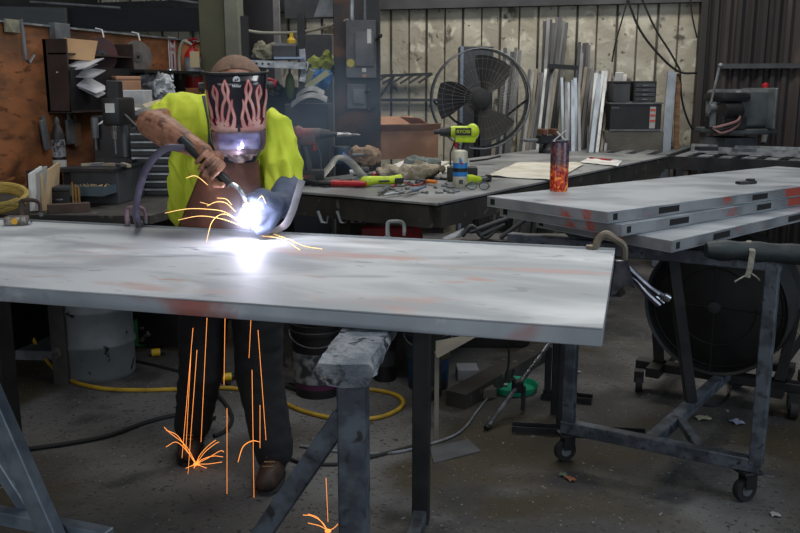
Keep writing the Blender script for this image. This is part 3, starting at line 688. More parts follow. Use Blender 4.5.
# ---------------- torch
t2 = thing('welding_torch', 'black welding torch held in the bare hand with its curved cable', 'torch', tq1)
b = B(); b.tube([tq0-ta*.06, tq0-ta*.02, lerp(tq0, tq1, .5), tq1, tq1+ta*.02], [.017, .019, .018, .0175, .013], 14); part('handle', b, m_black, t2)
tip = Dp(249, 211, 2.985)
b = B(); b.tube(spl([tq1+ta*.01, Dp(236, 186, 2.96), Dp(243, 195, 2.965), Dp(247, 204, 2.98)], 5), .0085, 10); part('swan_neck', b, m_chrome, t2)
b = B(); b.tube([Dp(246, 201, 2.975), tip], [.012, .0115], 14); part('nozzle', b, mat('brass', '9a7c4a', rough=.3, metal=.8), t2)
b = B(); b.box(lerp(tq0, tq1, .6)-hn*.02-hb*.004, (.04, .012, .012), rz=YAW); part('trigger', b, m_dgrey, t2)
cb = spl([tq0-ta*.05, Dp(183, 147, 3.02), Dp(165, 149, 3.01), Dp(150, 163, 3.01), Dp(141, 183, 3.04), Dp(136, 208, 3.09), Zp(134, 226, 1.10)+FW*.05, Zp(134, 226, .98)+FW*.10, Zp(134, 226, .6)+FW*.12], 8)
b = B(); b.tube(cb, .0125, 12); part('cable', b, mat('purple_grey_hose', '4f4a5c', '3d3948', sc_=10, rough=.5), t2)
# ---------------- grey curved band beside the glove
b = B(); pts = spl([Dp(302, 180, 3.05), Dp(297, 196, 3.04), Dp(292, 212, 3.03), Dp(284, 226, 3.02), Zp(268, 233, ZT+.012)], 6)
b.tube(pts, .014, 8, flat=.22); solo('steel_strap', b, mat('pale_strap', '9a989c', '7d7b80', sc_=10, rough=.5, metal=.3), 'pale curved steel strap standing on the door right of the glove', 'strap')

# ================================================================ ARC, SPARKS, SMOKE
arc = Dp(249, 219, 2.985)
m_arc = mat('arc_plasma', 'dfe4ff', emit=30)
b = B(); b.ell(arc, (.016, .016, .022)); ao = solo('welding_arc', b, m_arc, 'blinding white welding arc under the torch tip', 'arc', loc=arc-V((0, 0, .022)))
l = bpy.data.lights.new('arc_light', 'POINT'); l.energy = 4; l.color = (.80, .78, 1); l.shadow_soft_size = .03
o = bpy.data.objects.new('arc_light', l); col.objects.link(o); o.location = arc - hb*.0 + V((0, 0, .0)) + (C0-arc).normalized()*.045
m_spark = mat('spark_orange', 'f59345', emit=1.5)
m_spark2 = mat('spark_pale', 'ffc97a', emit=1.6)
def spark(pts, f, r, label, m=m_spark, grp='sparks flying from the arc', n=5):
    b = B(); P_ = [Dp(x, y, f) for x, y in pts]; P_ = spl(P_, 6) if len(P_) > 2 else P_
    k_ = len(P_); b.tube(P_, [r*(.5+.5*math.sin(PI*(.15+.8*i/(k_-1)))) for i in range(k_)], n)
    return solo('spark', b, m, label, 'spark', grp)
S = [([(243, 224), (225, 212), (205, 209), (186, 209), (165, 213)], 'long spark arching left from the arc to the apron edge'),
     ([(242, 226), (222, 219), (200, 216), (178, 220)], 'low spark skimming left over the apron'),
     ([(240, 222), (224, 214), (212, 222), (206, 244)], 'spark looping over and dropping onto the door left of the arc'),
     ([(236, 212), (226, 203), (216, 202), (207, 206)], 'short curved spark above the left sparks'),
     ([(232, 205), (226, 199), (217, 198)], 'tiny hooked spark just left of the nozzle'),
     ([(210, 205), (200, 202)], 'short straight spark dash over the apron'),
     ([(208, 185), (196, 176), (186, 178)], 'faint spark curl under the gripping hand'),
     ([(258, 200), (262, 196), (266, 204)], 'little spark hook in front of the glove'),
     ([(262, 236), (282, 239), (300, 250)], 'spark running right along the door surface'),
     ([(268, 232), (290, 240), (304, 246), (322, 249)], 'longest spark running right across the door')]
for i, (p, lab) in enumerate(S):
    if 'door surface' in lab or 'across the door' in lab:
        b = B(); b.tube(spl([Zp(x, y, ZT+.004+.012*(j == 1)) for j, (x, y) in enumerate(p)], 6), .0011, 5); solo('spark', b, m_spark2, lab, 'spark', 'sparks flying from the arc')
    else: spark(p, 2.965, .0011, lab, m_spark2)
FALL = [((203, 319), (193, 464), 'falling spark streak at the left trouser leg, nearest its middle'), ((193, 328), (182, 458), 'falling spark streak furthest left, at the outer trouser leg'), ((191, 352), (186, 448), 'short falling spark streak between two long ones on the left leg'),
        ((206, 318), (203, 445), 'falling spark streak at the inner edge of the left leg'), ((227, 408), (227, 494), 'falling spark streak low between the two legs'), ((251, 318), (249, 358), 'short falling spark streak high on the right trouser leg'),
        ((252, 370), (254, 498), 'falling spark streak reaching the floor by the right boot'), ((258, 330), (266, 440), 'slanted falling spark streak on the right trouser leg'), ((260, 405), (260, 448), 'small falling spark streak above the right boot'),
        ((225, 318), (224, 385), 'faint reddish falling spark streak in the gap between the legs'), ((326, 478), (328, 522), 'falling spark streak near the bottom edge beside the crusted beam leg')]
FALL = [f for i, f in enumerate(FALL)]
FALL[0] = ((207, 318), (201, 442), FALL[0][2]); FALL[3] = ((197, 350), (188, 474), 'falling spark streak ending in the floor burst'); 
for a, c, lab in FALL: spark([a, c], 3.22 if a[0] < 300 else 2.9, .0014, lab, m_spark, 'sparks falling to the floor')
spark([(238, 462), (243, 447), (252, 441), (260, 442)], 3.2, .0018, 'curved spark bounce left of the right boot', m_spark, 'sparks falling to the floor')
def burst(px, py, rays, label):
    o = Zp(px, py, .01); f = (o-C0).dot(FW); b = B()
    for pts in rays:
        P_ = spl([Dp(x, y, f-.02) for x, y in [(px, py)]+pts], 5); b.tube(P_, [.0022]*2+[.0013]*(len(P_)-2), 5)
    b.ell(o, (.012, .012, .006)); solo('spark_burst', b, m_spark, label, 'spark burst', 'sparks falling to the floor', loc=o)
burst(196, 464, [[(186, 450), (176, 442), (166, 447)], [(188, 452), (178, 436), (166, 430)], [(186, 446), (170, 433), (164, 427)], [(182, 470), (178, 474)], [(190, 474), (182, 474)], [(205, 452), (215, 444), (219, 442)], [(208, 458), (220, 451), (224, 452)], [(208, 464), (222, 462)], [(206, 468), (211, 470)], [(200, 455), (208, 446), (216, 440)], [(203, 459), (214, 456), (223, 457)]], 'burst of orange sparks on the floor by the left boot')
burst(328, 531, [[(322, 522), (312, 516), (303, 515)], [(320, 526), (308, 523)], [(334, 528), (338, 524)], [(318, 518), (308, 514)]], 'small burst of orange sparks at the bottom edge beside the trestle leg')
# smoke volumes
def smoke(name, c, rad, dens, colr, label, nsc, thr):
    b = B(); b.ell(c, rad, n=24)
    m = bpy.data.materials.new(name); m.use_nodes = True; N = m.node_tree.nodes; L = m.node_tree.links
    N.remove(N['Principled BSDF']); vs = N.new('ShaderNodeVolumeScatter'); vs.inputs['Color'].default_value = colr; vs.inputs['Anisotropy'].default_value = .2
    tc = N.new('ShaderNodeTexCoord'); mp = N.new('ShaderNodeVectorMath'); mp.operation = 'DIVIDE'; mp.inputs[1].default_value = rad
    L.new(tc.outputs['Object'], mp.inputs[0]); ln_ = N.new('ShaderNodeVectorMath'); ln_.operation = 'LENGTH'; L.new(mp.outputs[0], ln_.inputs[0])
    mr = N.new('ShaderNodeMapRange'); mr.interpolation_type = 'SMOOTHSTEP'; mr.inputs[1].default_value = 1; mr.inputs[2].default_value = .0; L.new(ln_.outputs['Value'], mr.inputs[0])
    nz = N.new('ShaderNodeTexNoise'); nz.inputs['Scale'].default_value = nsc; nz.inputs['Detail'].default_value = 2; L.new(tc.outputs['Object'], nz.inputs[0])
    m2 = N.new('ShaderNodeMapRange'); m2.inputs[1].default_value = thr; m2.inputs[2].default_value = .7; L.new(nz.outputs[0], m2.inputs[0])
    mu = N.new('ShaderNodeMath'); mu.operation = 'MULTIPLY'; L.new(mr.outputs[0], mu.inputs[0]); L.new(m2.outputs[0], mu.inputs[1])
    m3 = N.new('ShaderNodeMath'); m3.operation = 'MULTIPLY'; m3.inputs[1].default_value = dens; L.new(mu.outputs[0], m3.inputs[0]); L.new(m3.outputs[0], vs.inputs['Density'])
    L.new(vs.outputs[0], N['Material Output'].inputs['Volume'])
    solo(name, b, m, label, 'smoke', None, 'stuff', loc=c)
smoke('arc_halo_puff', arc+(C0-arc).normalized()*.02+UP*.02, (.12, .12, .12), 2.6, (.8, .85, 1, 1), 'puff added around the welding arc for its halo', 6, .1)  # volume added to carry the camera bloom around the arc
smoke('drifting_smoke', Dp(330, 115, 4.4), (.75, .6, .42), .55, (.45, .68, 1, 1), 'faint bluish smoke drifting between the welder and the fan', 3, .3)
# ================================================================ PARTS BENCH (middle)
ZK = 1.05
K0 = Zp(262, 186, ZK); K1 = Zp(437, 203, ZK); K2 = Zp(668, 155.5, ZK); kd = (K2-K1).normalized(); kw = (K0-K1); kw = kw-kd*kw.dot(kd); K0 = K1+kw; K3 = K0+(K2-K1)
t = thing('workbench', 'long grey steel-topped workbench covered in tools behind the door', 'workbench', P2((K0+K2)/2, 0))
m_bt = mat('scuffed_bench_plate', '97999b', '747678', sc_=3, rough=.4, metal=.3, spots=[('3f3d3b', 5, .60, .72)])
m_bw = mat('sooty_bench_timber', '33302c', '23211f', sc_=6, rough=.8, spots=[('57524a', 12, .6, .7)])
b = B(); b.slab([K0, K1, K2, K3], .014, bev=.002); part('bench_top', b, m_bt, t)
kn = (K0-K1).normalized()
ic = lambda a, b_: K1+kn*a+kd*b_
b = B(); b.bar(ic(.05, .03)-UP*.075, ic((K0-K1).length-.05, .03)-UP*.075, .05, .11); part('apron_rail', b, m_bw, t)
b = B(); b.bar(ic(.03, .05)-UP*.075, ic(.03, (K2-K1).length-.05)-UP*.075, .05, .11); part('apron_rail', b, m_bw, t)
b = B(); b.bar(ic(.05, (K2-K1).length-.05)-UP*.075, ic((K0-K1).length-.05, (K2-K1).length-.05)-UP*.075, .05, .11); part('apron_rail', b, m_bw, t)
for a, q in ((.10, .12), (.62, .12), ((K0-K1).length-.12, .12), (.1, 2.9), ((K0-K1).length-.12, 2.9), (.1, 1.5)):
    p = ic(a, q); b = B(); b.bar(P2(p, 0), P2(p, ZK-.02), .10, .07, up=kn); part('leg', b, m_bw, t)
b = B(); b.slab([ic(.15, .15)-UP*.62, ic(1.15, .15)-UP*.62, ic(1.15, 2.8)-UP*.62, ic(.15, 2.8)-UP*.62], .03); part('under_shelf', b, m_bw, t)
# under-bench contents
zs = ZK-.62
o = ic(.55, .45); o.z = zs
def boxthing(name, label, cat, o, d, rz, m, lidm=None, bev=.006, handle=True, group=None, lidname='lid'):
    t = thing(name, label, cat, o, rz, group); M = TR(o, rz)
    b = B(M); b.box((0, 0, d[2]*.42), (d[0], d[1], d[2]*.84), bev=bev); part('body', b, m, t)
    b = B(M); b.box((0, 0, d[2]*.92), (d[0]*1.01, d[1]*1.01, d[2]*.15), bev=bev); part(lidname, b, lidm or m, t)
    if handle: b = B(M); b.tube([(-d[0]*.2, -d[1]*.52, d[2]*.6), (-d[0]*.2, -d[1]*.6, d[2]*.55), (d[0]*.2, -d[1]*.6, d[2]*.55), (d[0]*.2, -d[1]*.52, d[2]*.6)], .008, 6); part('handle', b, m_black, t)
    return t
p = Yp(376, 222, o.y); bt_ = boxthing('tool_chest', 'bright red tool chest under the workbench', 'toolbox', o, (.44, .3, .42), YAW+.1, mat('bright_red_enamel', 'b3161a', rough=.35), lidm=m_red)
o2 = ic(.98, .4); o2.z = zs; boxthing('crate', 'dark maroon crate under the workbench left of the red chest', 'crate', o2, (.36, .3, .26), YAW, mat('maroon', '3b1418', rough=.6))
for i, (x, lab) in enumerate(((318, 'leftmost pale bracket hanging below the bench edge'), (337, 'pale hooked bracket hanging below the bench edge'), (349, 'straight pale bracket hanging below the bench edge'), (357, 'pale bracket hanging below the bench nearest the red chest'))):
    b = B(); f = (ic(.6, -.02)-C0).dot(FW)+.02; b.tube([Dp(x, 211, f), Dp(x+4, 222, f), Dp(x+9, 223, f), Dp(x+10, 216, f)], .009, 6, flat=.4); solo('hanging_bracket', b, m_lgrey, lab, 'bracket', 'brackets hanging under the workbench')
# clamp/vice bits near (412..430,225), cables and pipes right of the bench leg
b = B(); f = 4.0
for (a, c) in (((470, 232), (520, 214)), ((480, 236), (505, 224)), ((500, 238), (526, 219))): b.cyl(Dp(*a, f), Dp(*c, f), .011, 8)
b.tube(spl([Dp(462, 236, f), Dp(472, 226, f), Dp(484, 238, f), Dp(496, 230, f)], 5), .010, 8)
solo('bent_rods', b, m_dgrey, 'tangle of bent dark rods right of the workbench leg', 'rods')
b = B(); b.slab([Dp(442, 238, 4.0), Dp(464, 228, 4.1), Dp(466, 232, 4.1), Dp(452, 241, 4.0)], .004); solo('sheet_offcut', b, m_lgrey, 'pale triangular sheet offcut right of the workbench leg', 'offcut')
t = thing('low_sawhorse', 'low dark sawhorse under the bent rods right of the workbench leg', 'sawhorse', P2(Dp(485, 240, 4.05), 0))
zsw = Dp(485, 240, 4.0).z-.02; sa = P2(Dp(423, 240, 4.05), zsw); sb_ = P2(Dp(569, 240, 4.05), zsw)
b = B(); b.bar(sa, sb_, .22, .05); part('top_beam', b, m_dsteel, t)
for p in (sa+FW*.08+RT*.02, sa-FW*.08+RT*.02, sb_+FW*.08-RT*.02, sb_-FW*.08-RT*.02): b = B(); b.bar(P2(p, 0), P2(p, zsw-.02), .04, .04, up=RT); part('leg', b, m_dsteel, t)
# ---------------------------------------------------------------- things on the bench
def on(px, py, z=ZK): return Zp(px, py, z)
def cart_(o, rz=0): return TR(o, YAW+rz)
# cordless impact wrench (red/black), standing on battery
def driver(name, label, o, rz, bodym, s=1.0, anvil=True, txt=None, sleeve=None):
    t = thing(name, label, 'power tool', o, YAW+rz); M = TR(o, YAW+rz) @ Matrix.Scale(s, 4)
    b = B(M); b.box((0, 0, .03), (.125, .078, .06), bev=.008, seg=2); bat = part('battery', b, m_black, t)
    b = B(M); b.box((0, -.0395, .03), (.06, .002, .02)); part('battery_label', b, bodym, bat)
    b = B(M); b.tube([(.0, 0, .055), (-.006, 0, .11), (-.018, 0, .17)], [.024, .021, .024], 12); part('grip', b, m_dgrey if not sleeve else sleeve, t)
    b = B(M); b.cyl((-.028, 0, .205), (.02+.03, 0, .205), .036, 18); b.ell((-.07+.03, 0, .205), (.03, .036, .036)); b.box((-.01, 0, .185), (.085, .056, .045), bev=.01, seg=2); part('motor_housing', b, bodym, t)
    b = B(M); b.cyl((.05, 0, .205), (.095, 0, .205), .034, 18, .022); b.cyl((.095, 0, .205), (.12, 0, .205), .014, 12); ch = part('chuck', b, m_black, t)
    if anvil: b = B(M); b.cyl((.118, 0, .205), (.175, 0, .205), .012, 12); b.cyl((.17, 0, .205), (.215, 0, .203), .006, 8); part('socket', b, m_chrome, ch)
    b = B(M); b.box((.026, 0, .155), (.016, .018, .034), bev=.004); part('trigger', b, m_red if bodym is not m_red else m_black, t)
    b = B(M); b.tube([(.03, .0, .172), (.05, 0, .12), (.05, 0, .065)], .006, 6); part('guard', b, m_dgrey, t)
    if txt: b = B(M); b.box((-.0, -.0365, .208), (.062, .003, .028), bev=.001); pl = part('name_plate', b, m_black, t); text(txt, M @ TR((0, -.0385, .208), 0, PI/2), .022, bodym, pl)
    return t
o = on(309, 184); fi = (o-C0).dot(FW)
driver('impact_wrench', 'large red and black cordless impact wrench upright on the bench', o, 0, mat('dusty_dark_red', '7c2326', '3a3436', sc_=9, rough=.5), 60/873*fi/.245*.98)
o = on(462, 181); fi = (o-C0).dot(FW)
driver('cordless_drill', 'lime and black cordless drill upright behind the white spray can', o, PI, m_lime, 58/873*fi/.245, anvil=False, txt=None)
Mx = TR(o, YAW) @ Matrix.Scale(58/873*fi/.245, 4)
dr = [x for x in col.objects if x.name.startswith('cordless_drill')][0]
b = B(Mx); b.box((0, -.0365, .208), (.066, .004, .03), bev=.001); pl = part('name_plate', b, m_black, dr); text('RYOBI', Mx @ TR((0, -.0392, .208), 0, PI/2), .020, m_lime, pl)
# spray can
o = on(460, 187); fi = (o-C0).dot(FW); s = fi/873
t = thing('spray_can', 'white and blue spray can standing by the bench corner', 'can', o); M = TR(o, YAW); r = 7.3*s; h = 37*s
b = B(M); b.lathe([(r*.95, 0), (r, .004), (r, h*.93), (r*.9, h*.97), (r*.5, h)], n=24); cn = part('can_body', b, mat('cream_label', 'bdb8a6', 'a19c8c', sc_=14, rough=.4), t)
b = B(M); b.lathe([(r*1.01, h*.30), (r*1.01, h*.66)], n=24, cap=False); part('blue_band', b, mat('label_blue', '1c6fae', rough=.4), cn)
b = B(M); b.lathe([(r*1.015, h*.42), (r*1.015, h*.52)], n=24, cap=False); part('black_band', b, m_black, cn)
M2 = M @ TR((0, -r*1.02, h*.7), 0, PI/2); b = B(M2); b.poly([(-.009, -.01), (.012, -.01), (.004, .012), (-.009, .026)], .001); part('blue_flash', b, mat('label_blue', '1c6fae'), cn)
b = B(M2); b.poly([(-.005, -.012), (.012, -.016), (.013, -.006), (-.003, -.003)], .0015); part('red_flash', b, m_red, cn)
b = B(M @ TR((.002, -r*1.02, h*.16), 0, PI/2)); b.poly([(-.011, -.012), (.011, -.012), (.011, .012), (-.011, .012)], .001); part('dark_patch', b, m_dgrey, cn)
# lime ratchet/tool behind can, wheel
o = on(474, 184); t = thing('inspection_light', 'lime and grey tool lying right of the spray can with round black end', 'tool', o)
M = cart_(o, .9); b = B(M); b.tube([(-.10, 0, .035), (-.02, 0, .03), (.06, 0, .022)], [.03, .026, .016], 12); part('housing', b, m_lime, t)
b = B(M); b.tube([(.05, 0, .022), (.15, -.0, .02)], .013, 10); part('neck', b, m_grey, t)
b = B(M); b.cyl((.15, -.012, .022), (.15, .012, .022), .022, 16); part('end_wheel', b, m_rubber, t)
b = B(); b.tube(spl([on(440, 180)+UP*.03, on(443, 173)+UP*.05, on(452, 172)+UP*.06, on(470, 174)+UP*.045], 5), .009, 8); solo('lime_hose', b, mat('pale_flex', 'a9a79a', rough=.6), 'pale flexible hose curling behind the spray can', 'hose')
# eyeglasses
o = on(478, 190); t = thing('safety_glasses', 'thin-rimmed safety glasses lying on the bench near its corner', 'glasses', o)
M = cart_(o, 0)
m_gl = mat('clear_lens', 'd8dde0', rough=.05, trans=.9)
for sx_ in (-1, 1):
    ring = [V((sx_*.034 + .027*math.cos(a)*(1.05), -.0, .022+.019*math.sin(a)*(1-.12*math.cos(a)*sx_))) for a in [i*2*PI/20 for i in range(20)]]
    b = B(M); b.tube(ring, .002, 6, closed=True); fm = part('rim', b, m_black, t)
    b = B(M @ TR((sx_*.034, 0, .022), 0, PI/2)); b.lathe([(.0001, -.0006), (.026, -.0006), (.026, .0006), (.0001, .0006)], n=20); part('lens', b, m_gl, fm)
    b = B(M); b.tube([(sx_*.062, 0, .026), (sx_*.066, .04, .02), (sx_*.060, .11, .004)], .0022, 6); part('temple', b, m_black, t)
b = B(M); b.tube([(-.008, 0, .026), (0, 0, .03), (.008, 0, .026)], .002, 6); part('bridge', b, m_black, t)
# cardboard box, open
o = on(398, 157); f = (o-C0).dot(FW); s = f/873
t = thing('cardboard_box', 'open brown cardboard box at the back of the bench', 'box', o); 
M = TR(o, YAW+.45); W_, D_, H_ = 66*s, 44*s, 27*s
b = B(M); th = .006
b.box((0, -D_/2, H_/2), (W_, th, H_)); b.box((0, D_/2, H_/2), (W_, th, H_)); b.box((-W_/2, 0, H_/2), (th, D_, H_)); b.box((W_/2, 0, H_/2), (th, D_, H_)); b.box((0, 0, th/2), (W_, D_, th)); part('carton', b, m_card, t)
fl_ = [((-W_/2, -D_/2, H_), (W_/2, -D_/2, H_), (-.04, -.14, .06)), ((-W_/2, D_/2, H_), (W_/2, D_/2, H_), (0, .10, .10)), ((W_/2, -D_/2, H_), (W_/2, D_/2, H_), (-.17, .0, .10)), ((-W_/2, -D_/2, H_), (-W_/2, D_/2, H_), (-.16, 0, -.0))]
for a, c, d in fl_: b = B(M); a = V(a); c = V(c); d = V(d); b.slab([a, c, c+d*.95, a+d*.95], .004, d=M.to_3x3() @ V((0, 0, -.004)) if False else (0, 0, -.005)); part('flap', b, m_card, t)
# paper bag
def crumple(o, d, m, label, cat, name, seed, vox=.012, amp=.02, flat=1):
    b = B(); rnd = random.Random(seed)
    for i in range(7): b.ell(o+V((rnd.uniform(-.5, .5)*d[0]*.9, rnd.uniform(-.5, .5)*d[1]*.9, d[2]*rnd.uniform(.3, .55))), (d[0]*.3, d[1]*.3, d[2]*rnd.uniform(.3, .5)), n=10)
    r_ = remesh(b.bm, vox*1.25, 1, lambda c: amp*1.5*(.25-abs(noise.noise(c*13+V((seed, 0, 0))))*1.6) + amp*.9*(abs(noise.noise(c*31))-.2))
    for v in r_.bm.verts: v.co.z = max(v.co.z, o.z+.001)
    return solo(name, r_, m, label, cat, ang=22, loc=o)
crumple(on(366, 167), (.22, .16, .17), mat('kraft_paper', '8d7660', '7b654f', sc_=8, rough=.85), 'crumpled brown paper bag in front of the cardboard box', 'paper bag', 'paper_bag', 3)
crumple(on(412, 178), (.30, .2, .10), mat('dirty_beige_rag', 'a09682', '6f6757', sc_=9, rough=.9), 'dirty beige work gloves heaped in the middle of the bench', 'gloves', 'work_gloves', 5)
crumple(on(428, 172), (.22, .16, .12), mat('grey_green_rag', '6c7470', '4f5753', sc_=9, rough=.9), 'grey-green rag heaped beside the beige gloves', 'rag', 'cleaning_rag', 8)
# papers
def sheetp(pts, label, name='paper_sheet', cat='paper', m=None, th=.003, curl=.012, z=ZK, grp=None):
    P_ = [on(x, y, z) for x, y in pts]
    def f(u, v):
        a = lerp(P_[0], P_[1], u); c = lerp(P_[3], P_[2], u); q = lerp(a, c, v); q.z += .004+curl*abs(noise.noise(V((u*3, v*3, pts[0][0])))); return q
    b = B(); b.sheet(f, 14, 8, -th); return solo(name, b, m or m_paper, label, cat, grp, ang=80)
sheetp([(486, 177), (556, 181), (584, 165), (520, 163)], 'wide white paper sheet lying behind the tumbler on the bench', m=mat('cream_paper', 'c3c0b4', 'aeaa9c', sc_=5, rough=.8), curl=.03)
sheetp([(580, 163), (618, 167), (622, 162), (588, 159)], 'small white paper by the red marker on the bench')
sheetp([(376, 173), (398, 175), (418, 163), (402, 162)], 'white paper half under the beige gloves')
sheetp([(430, 171), (446, 174), (452, 163), (440, 162)], 'cream paper flap beside the grey-green rag', m=mat('cream_paper', 'c3c0b4'))
o = on(610, 161); b = B(); b.cyl(on(590, 159.5)+UP*.01, on(612, 162)+UP*.01, .010, 8); t = thing('marker_pen', 'white marker with red barrel section on the far bench top', 'pen', o); part('red_barrel', b, m_red, t)
b = B(); b.cyl(on(612, 162)+UP*.01, on(622, 163)+UP*.01, .007, 8); part('white_barrel', b, m_white, t)
b = B(); b.bar(on(487, 160)+UP*.006, on(500, 157)+UP*.006, .015, .01); b.bar(on(471, 162)+UP*.006, on(486, 160)+UP*.006, .03, .01); solo('long_blade', b, m_dsteel, 'thin dark blade lying behind the white can on the bench', 'blade')
o = on(483, 181); boxthing('charger_block', 'flat black block at the left edge of the white sheet', 'block', o, (.09, .05, .025), YAW, m_black, handle=False)
# red-black hand tool row at bench front left (long red clamp)
def longtool(name, label, cat, a, c, r, m, m2, z=.022, loc=None, extra=None):
    A = on(*a)+UP*z; Cc = on(*c)+UP*z; t = thing(name, label, cat, A-UP*z)
    b = B(); b.tube([A, lerp(A, Cc, .3), lerp(A, Cc, .6), Cc], [r*.8, r, r*.9, r*1.05], 10, flat=.8); part('handle', b, m, t)
    d = (Cc-A).normalized(); b = B(); b.tube([Cc, Cc+d*.05, Cc+d*.12], [r*.9, r*1.2, r*.5], 10, flat=.6); part('head', b, m2, t); return t
longtool('grease_gun', 'long red and black tool along the front of the bench', 'tool', (366, 188), (332, 187), .024, m_red, m_black)
longtool('pry_bar', 'black bar tool lying left of the long red tool', 'tool', (318, 187), (304, 185), .02, m_black, m_dgrey)
longtool('wire_brush', 'red-handled tool under the pale strap', 'tool', (400, 177), (372, 178), .014, m_red, m_black)
longtool('screwdriver', 'orange-handled screwdriver left of the safety glasses', 'screwdriver', (436, 186), (428, 185), .014, mat('orange_plastic', 'd2701c', rough=.4), m_chrome)
longtool('screwdriver', 'blue-shafted screwdriver at the bench front edge', 'screwdriver', (424, 191), (412, 195), .011, mat('steel_blue', '4c6580', rough=.4), m_grey)
longtool('adjustable_spanner', 'dull steel spanner overhanging the bench front edge', 'spanner', (388, 190), (383, 193), .012, m_grey, m_grey, z=.016)
longtool('file_tool', 'dull steel file lying beside the blue screwdriver', 'file', (418, 193), (398, 196), .012, m_grey, m_lgrey, z=.016)
o = on(381, 186); t = thing('angle_grinder', 'small lime and grey air tool lying at the bench front', 'power tool', o)
M = cart_(o, .35); b = B(M); b.tube([(-.09, 0, .03), (-.03, 0, .034), (.05, 0, .03), (.12, 0, .034)], [.03, .024, .024, .03], 12); b.ell((-.09, 0, .03), (.036, .034, .03)); part('housing', b, m_lime, t)
b = B(M); b.tube([(-.02, -.025, .03), (.04, -.027, .03)], .012, 8, flat=.5); b.box((.1, -.02, .03), (.05, .03, .03), bev=.004); part('grip_pad', b, m_black, t)
b = B(M); b.cyl((-.12, 0, .02), (-.15, 0, .015), .018, 12); part('spindle', b, m_chrome, t)
# wide strap arch (pale to dark)
b = B(); pts = spl([on(318, 182)+UP*.005, on(330, 178)+UP*.07, on(338, 177)+UP*.12, on(350, 178)+UP*.10, on(366, 182)+UP*.01], 6); b.tube(pts, .024, 8, flat=.16); solo('spring_steel_arch', b, mat('olive_grey_band', '7e8077', '4d5357', sc_=5, rough=.4, metal=.4), 'bowed grey steel band arching over the bench tools', 'band')
b = B(); pts = spl([on(296, 187)+UP*.03, on(306, 184)+UP*.045, on(322, 181)+UP*.05], 6); b.tube(pts, .016, 8, flat=.2); solo('steel_band', b, m_lgrey, 'short pale band at the bench edge next to the welder arm', 'band')
o = on(361, 176); t = thing('plug_connector', 'round black connector lying in front of the paper bag', 'connector', o); M = cart_(o); b = B(M); b.cyl((0, 0, .03), (.05, .0, .03), .03, 14); part('shell', b, m_black, t); b = B(M); b.cyl((-.07, 0, .025), (0, 0, .028), .015, 12); part('barrel', b, m_white, t)
o = on(352, 170); t = thing('spray_gun', 'blue paint spray gun behind the red impact wrench', 'tool', o); M = cart_(o, .3); b = B(M); b.tube([(-.08, 0, .10), (-.03, 0, .06), (.0, 0, .02)], [.03, .035, .03], 10); part('blue_body', b, mat('dull_blue', '2d4f80', rough=.5), t); b = B(M); b.cyl((.0, 0, .1), (.08, 0, .1), .012, 8); part('nozzle', b, m_grey, t)
# scatter of small bolts on the bench
rnd = random.Random(4)
protob = None
for i in range(26):
    x = rnd.uniform(384, 460); y = rnd.uniform(181, 195)
    if y > 180+ (x-300)*.12: y -= 4
    p = on(x, y); b = B(TR(p, rnd.uniform(0, 6))) 
    if protob is None:
        b.cyl((0, 0, .006), (.035, 0, .006), .005, 8); b.cyl((-.008, 0, .006), (0, 0, .006), .009, 6)
        protob = solo('bolt', b, m_grey, 'small loose bolt among the tools on the workbench', 'bolt', 'loose bolts on the workbench', loc=p)
    else:
        c = protob.copy(); col.objects.link(c); c.location = p; c.rotation_euler = (0, 0, rnd.uniform(0, 6))
# clutter heap seen at left of bench (behind wrench): crates
o = on(290, 172); boxthing('parts_tray', 'pale grey parts tray on the bench behind the red impact wrench', 'tray', o, (.24, .2, .07), YAW, mat('dull_beige', '807a6d', '5c574d', sc_=20, rough=.7), handle=False)
for i, (x, y, d, mm, lab) in enumerate(((283, 166, (.1, .1, .10), m_lgrey, 'small grey tin at the left of the bench by the welder sleeve'), (300, 165, (.08, .08, .09), m_dgrey, 'small dark tin beside the impact wrench'), (342, 163, (.12, .1, .12), mat('steel_blue2', '3c526c', rough=.5), 'blue-grey tin in front of the electrical post'))):
    o = on(x, y); t = thing('tin_can', lab, 'tin', o, 0, 'tins at the back of the workbench'); M = TR(o); b = B(M); b.lathe([(d[0]/2, 0), (d[0]/2, d[2])], n=18); part('can', b, mm, t); b = B(M); b.lathe([(d[0]/2*1.04, d[2]-.008), (d[0]/2*1.04, d[2]+.004)], n=18); part('lid', b, m_grey, t)
# vise on far bench near tumbler
o = on(548, 153); f = (o-C0).dot(FW); s = f/873; t = thing('bench_vise', 'small dark bench vise at the far side of the bench behind the tumbler', 'vise', o); M = TR(o, YAW+.3)
b = B(M); b.lathe([(.08, 0), (.08, .03), (.05, .05), (.04, .09)], n=16); b.box((0, 0, .12), (.2, .09, .08), bev=.01); part('body', b, m_dsteel, t)
b = B(M); b.box((-.06, 0, .18), (.04, .13, .05), bev=.005); b.box((.04, 0, .18), (.03, .13, .05), bev=.005); part('jaw', b, mat('rust_brown', '5a3a2c', rough=.7), t)
b = B(M); b.cyl((-.1, 0, .11), (-.22, 0, .11), .014, 8); b.cyl((-.22, -.09, .11), (-.22, .09, .11), .007, 6); part('screw_handle', b, m_grey, t)

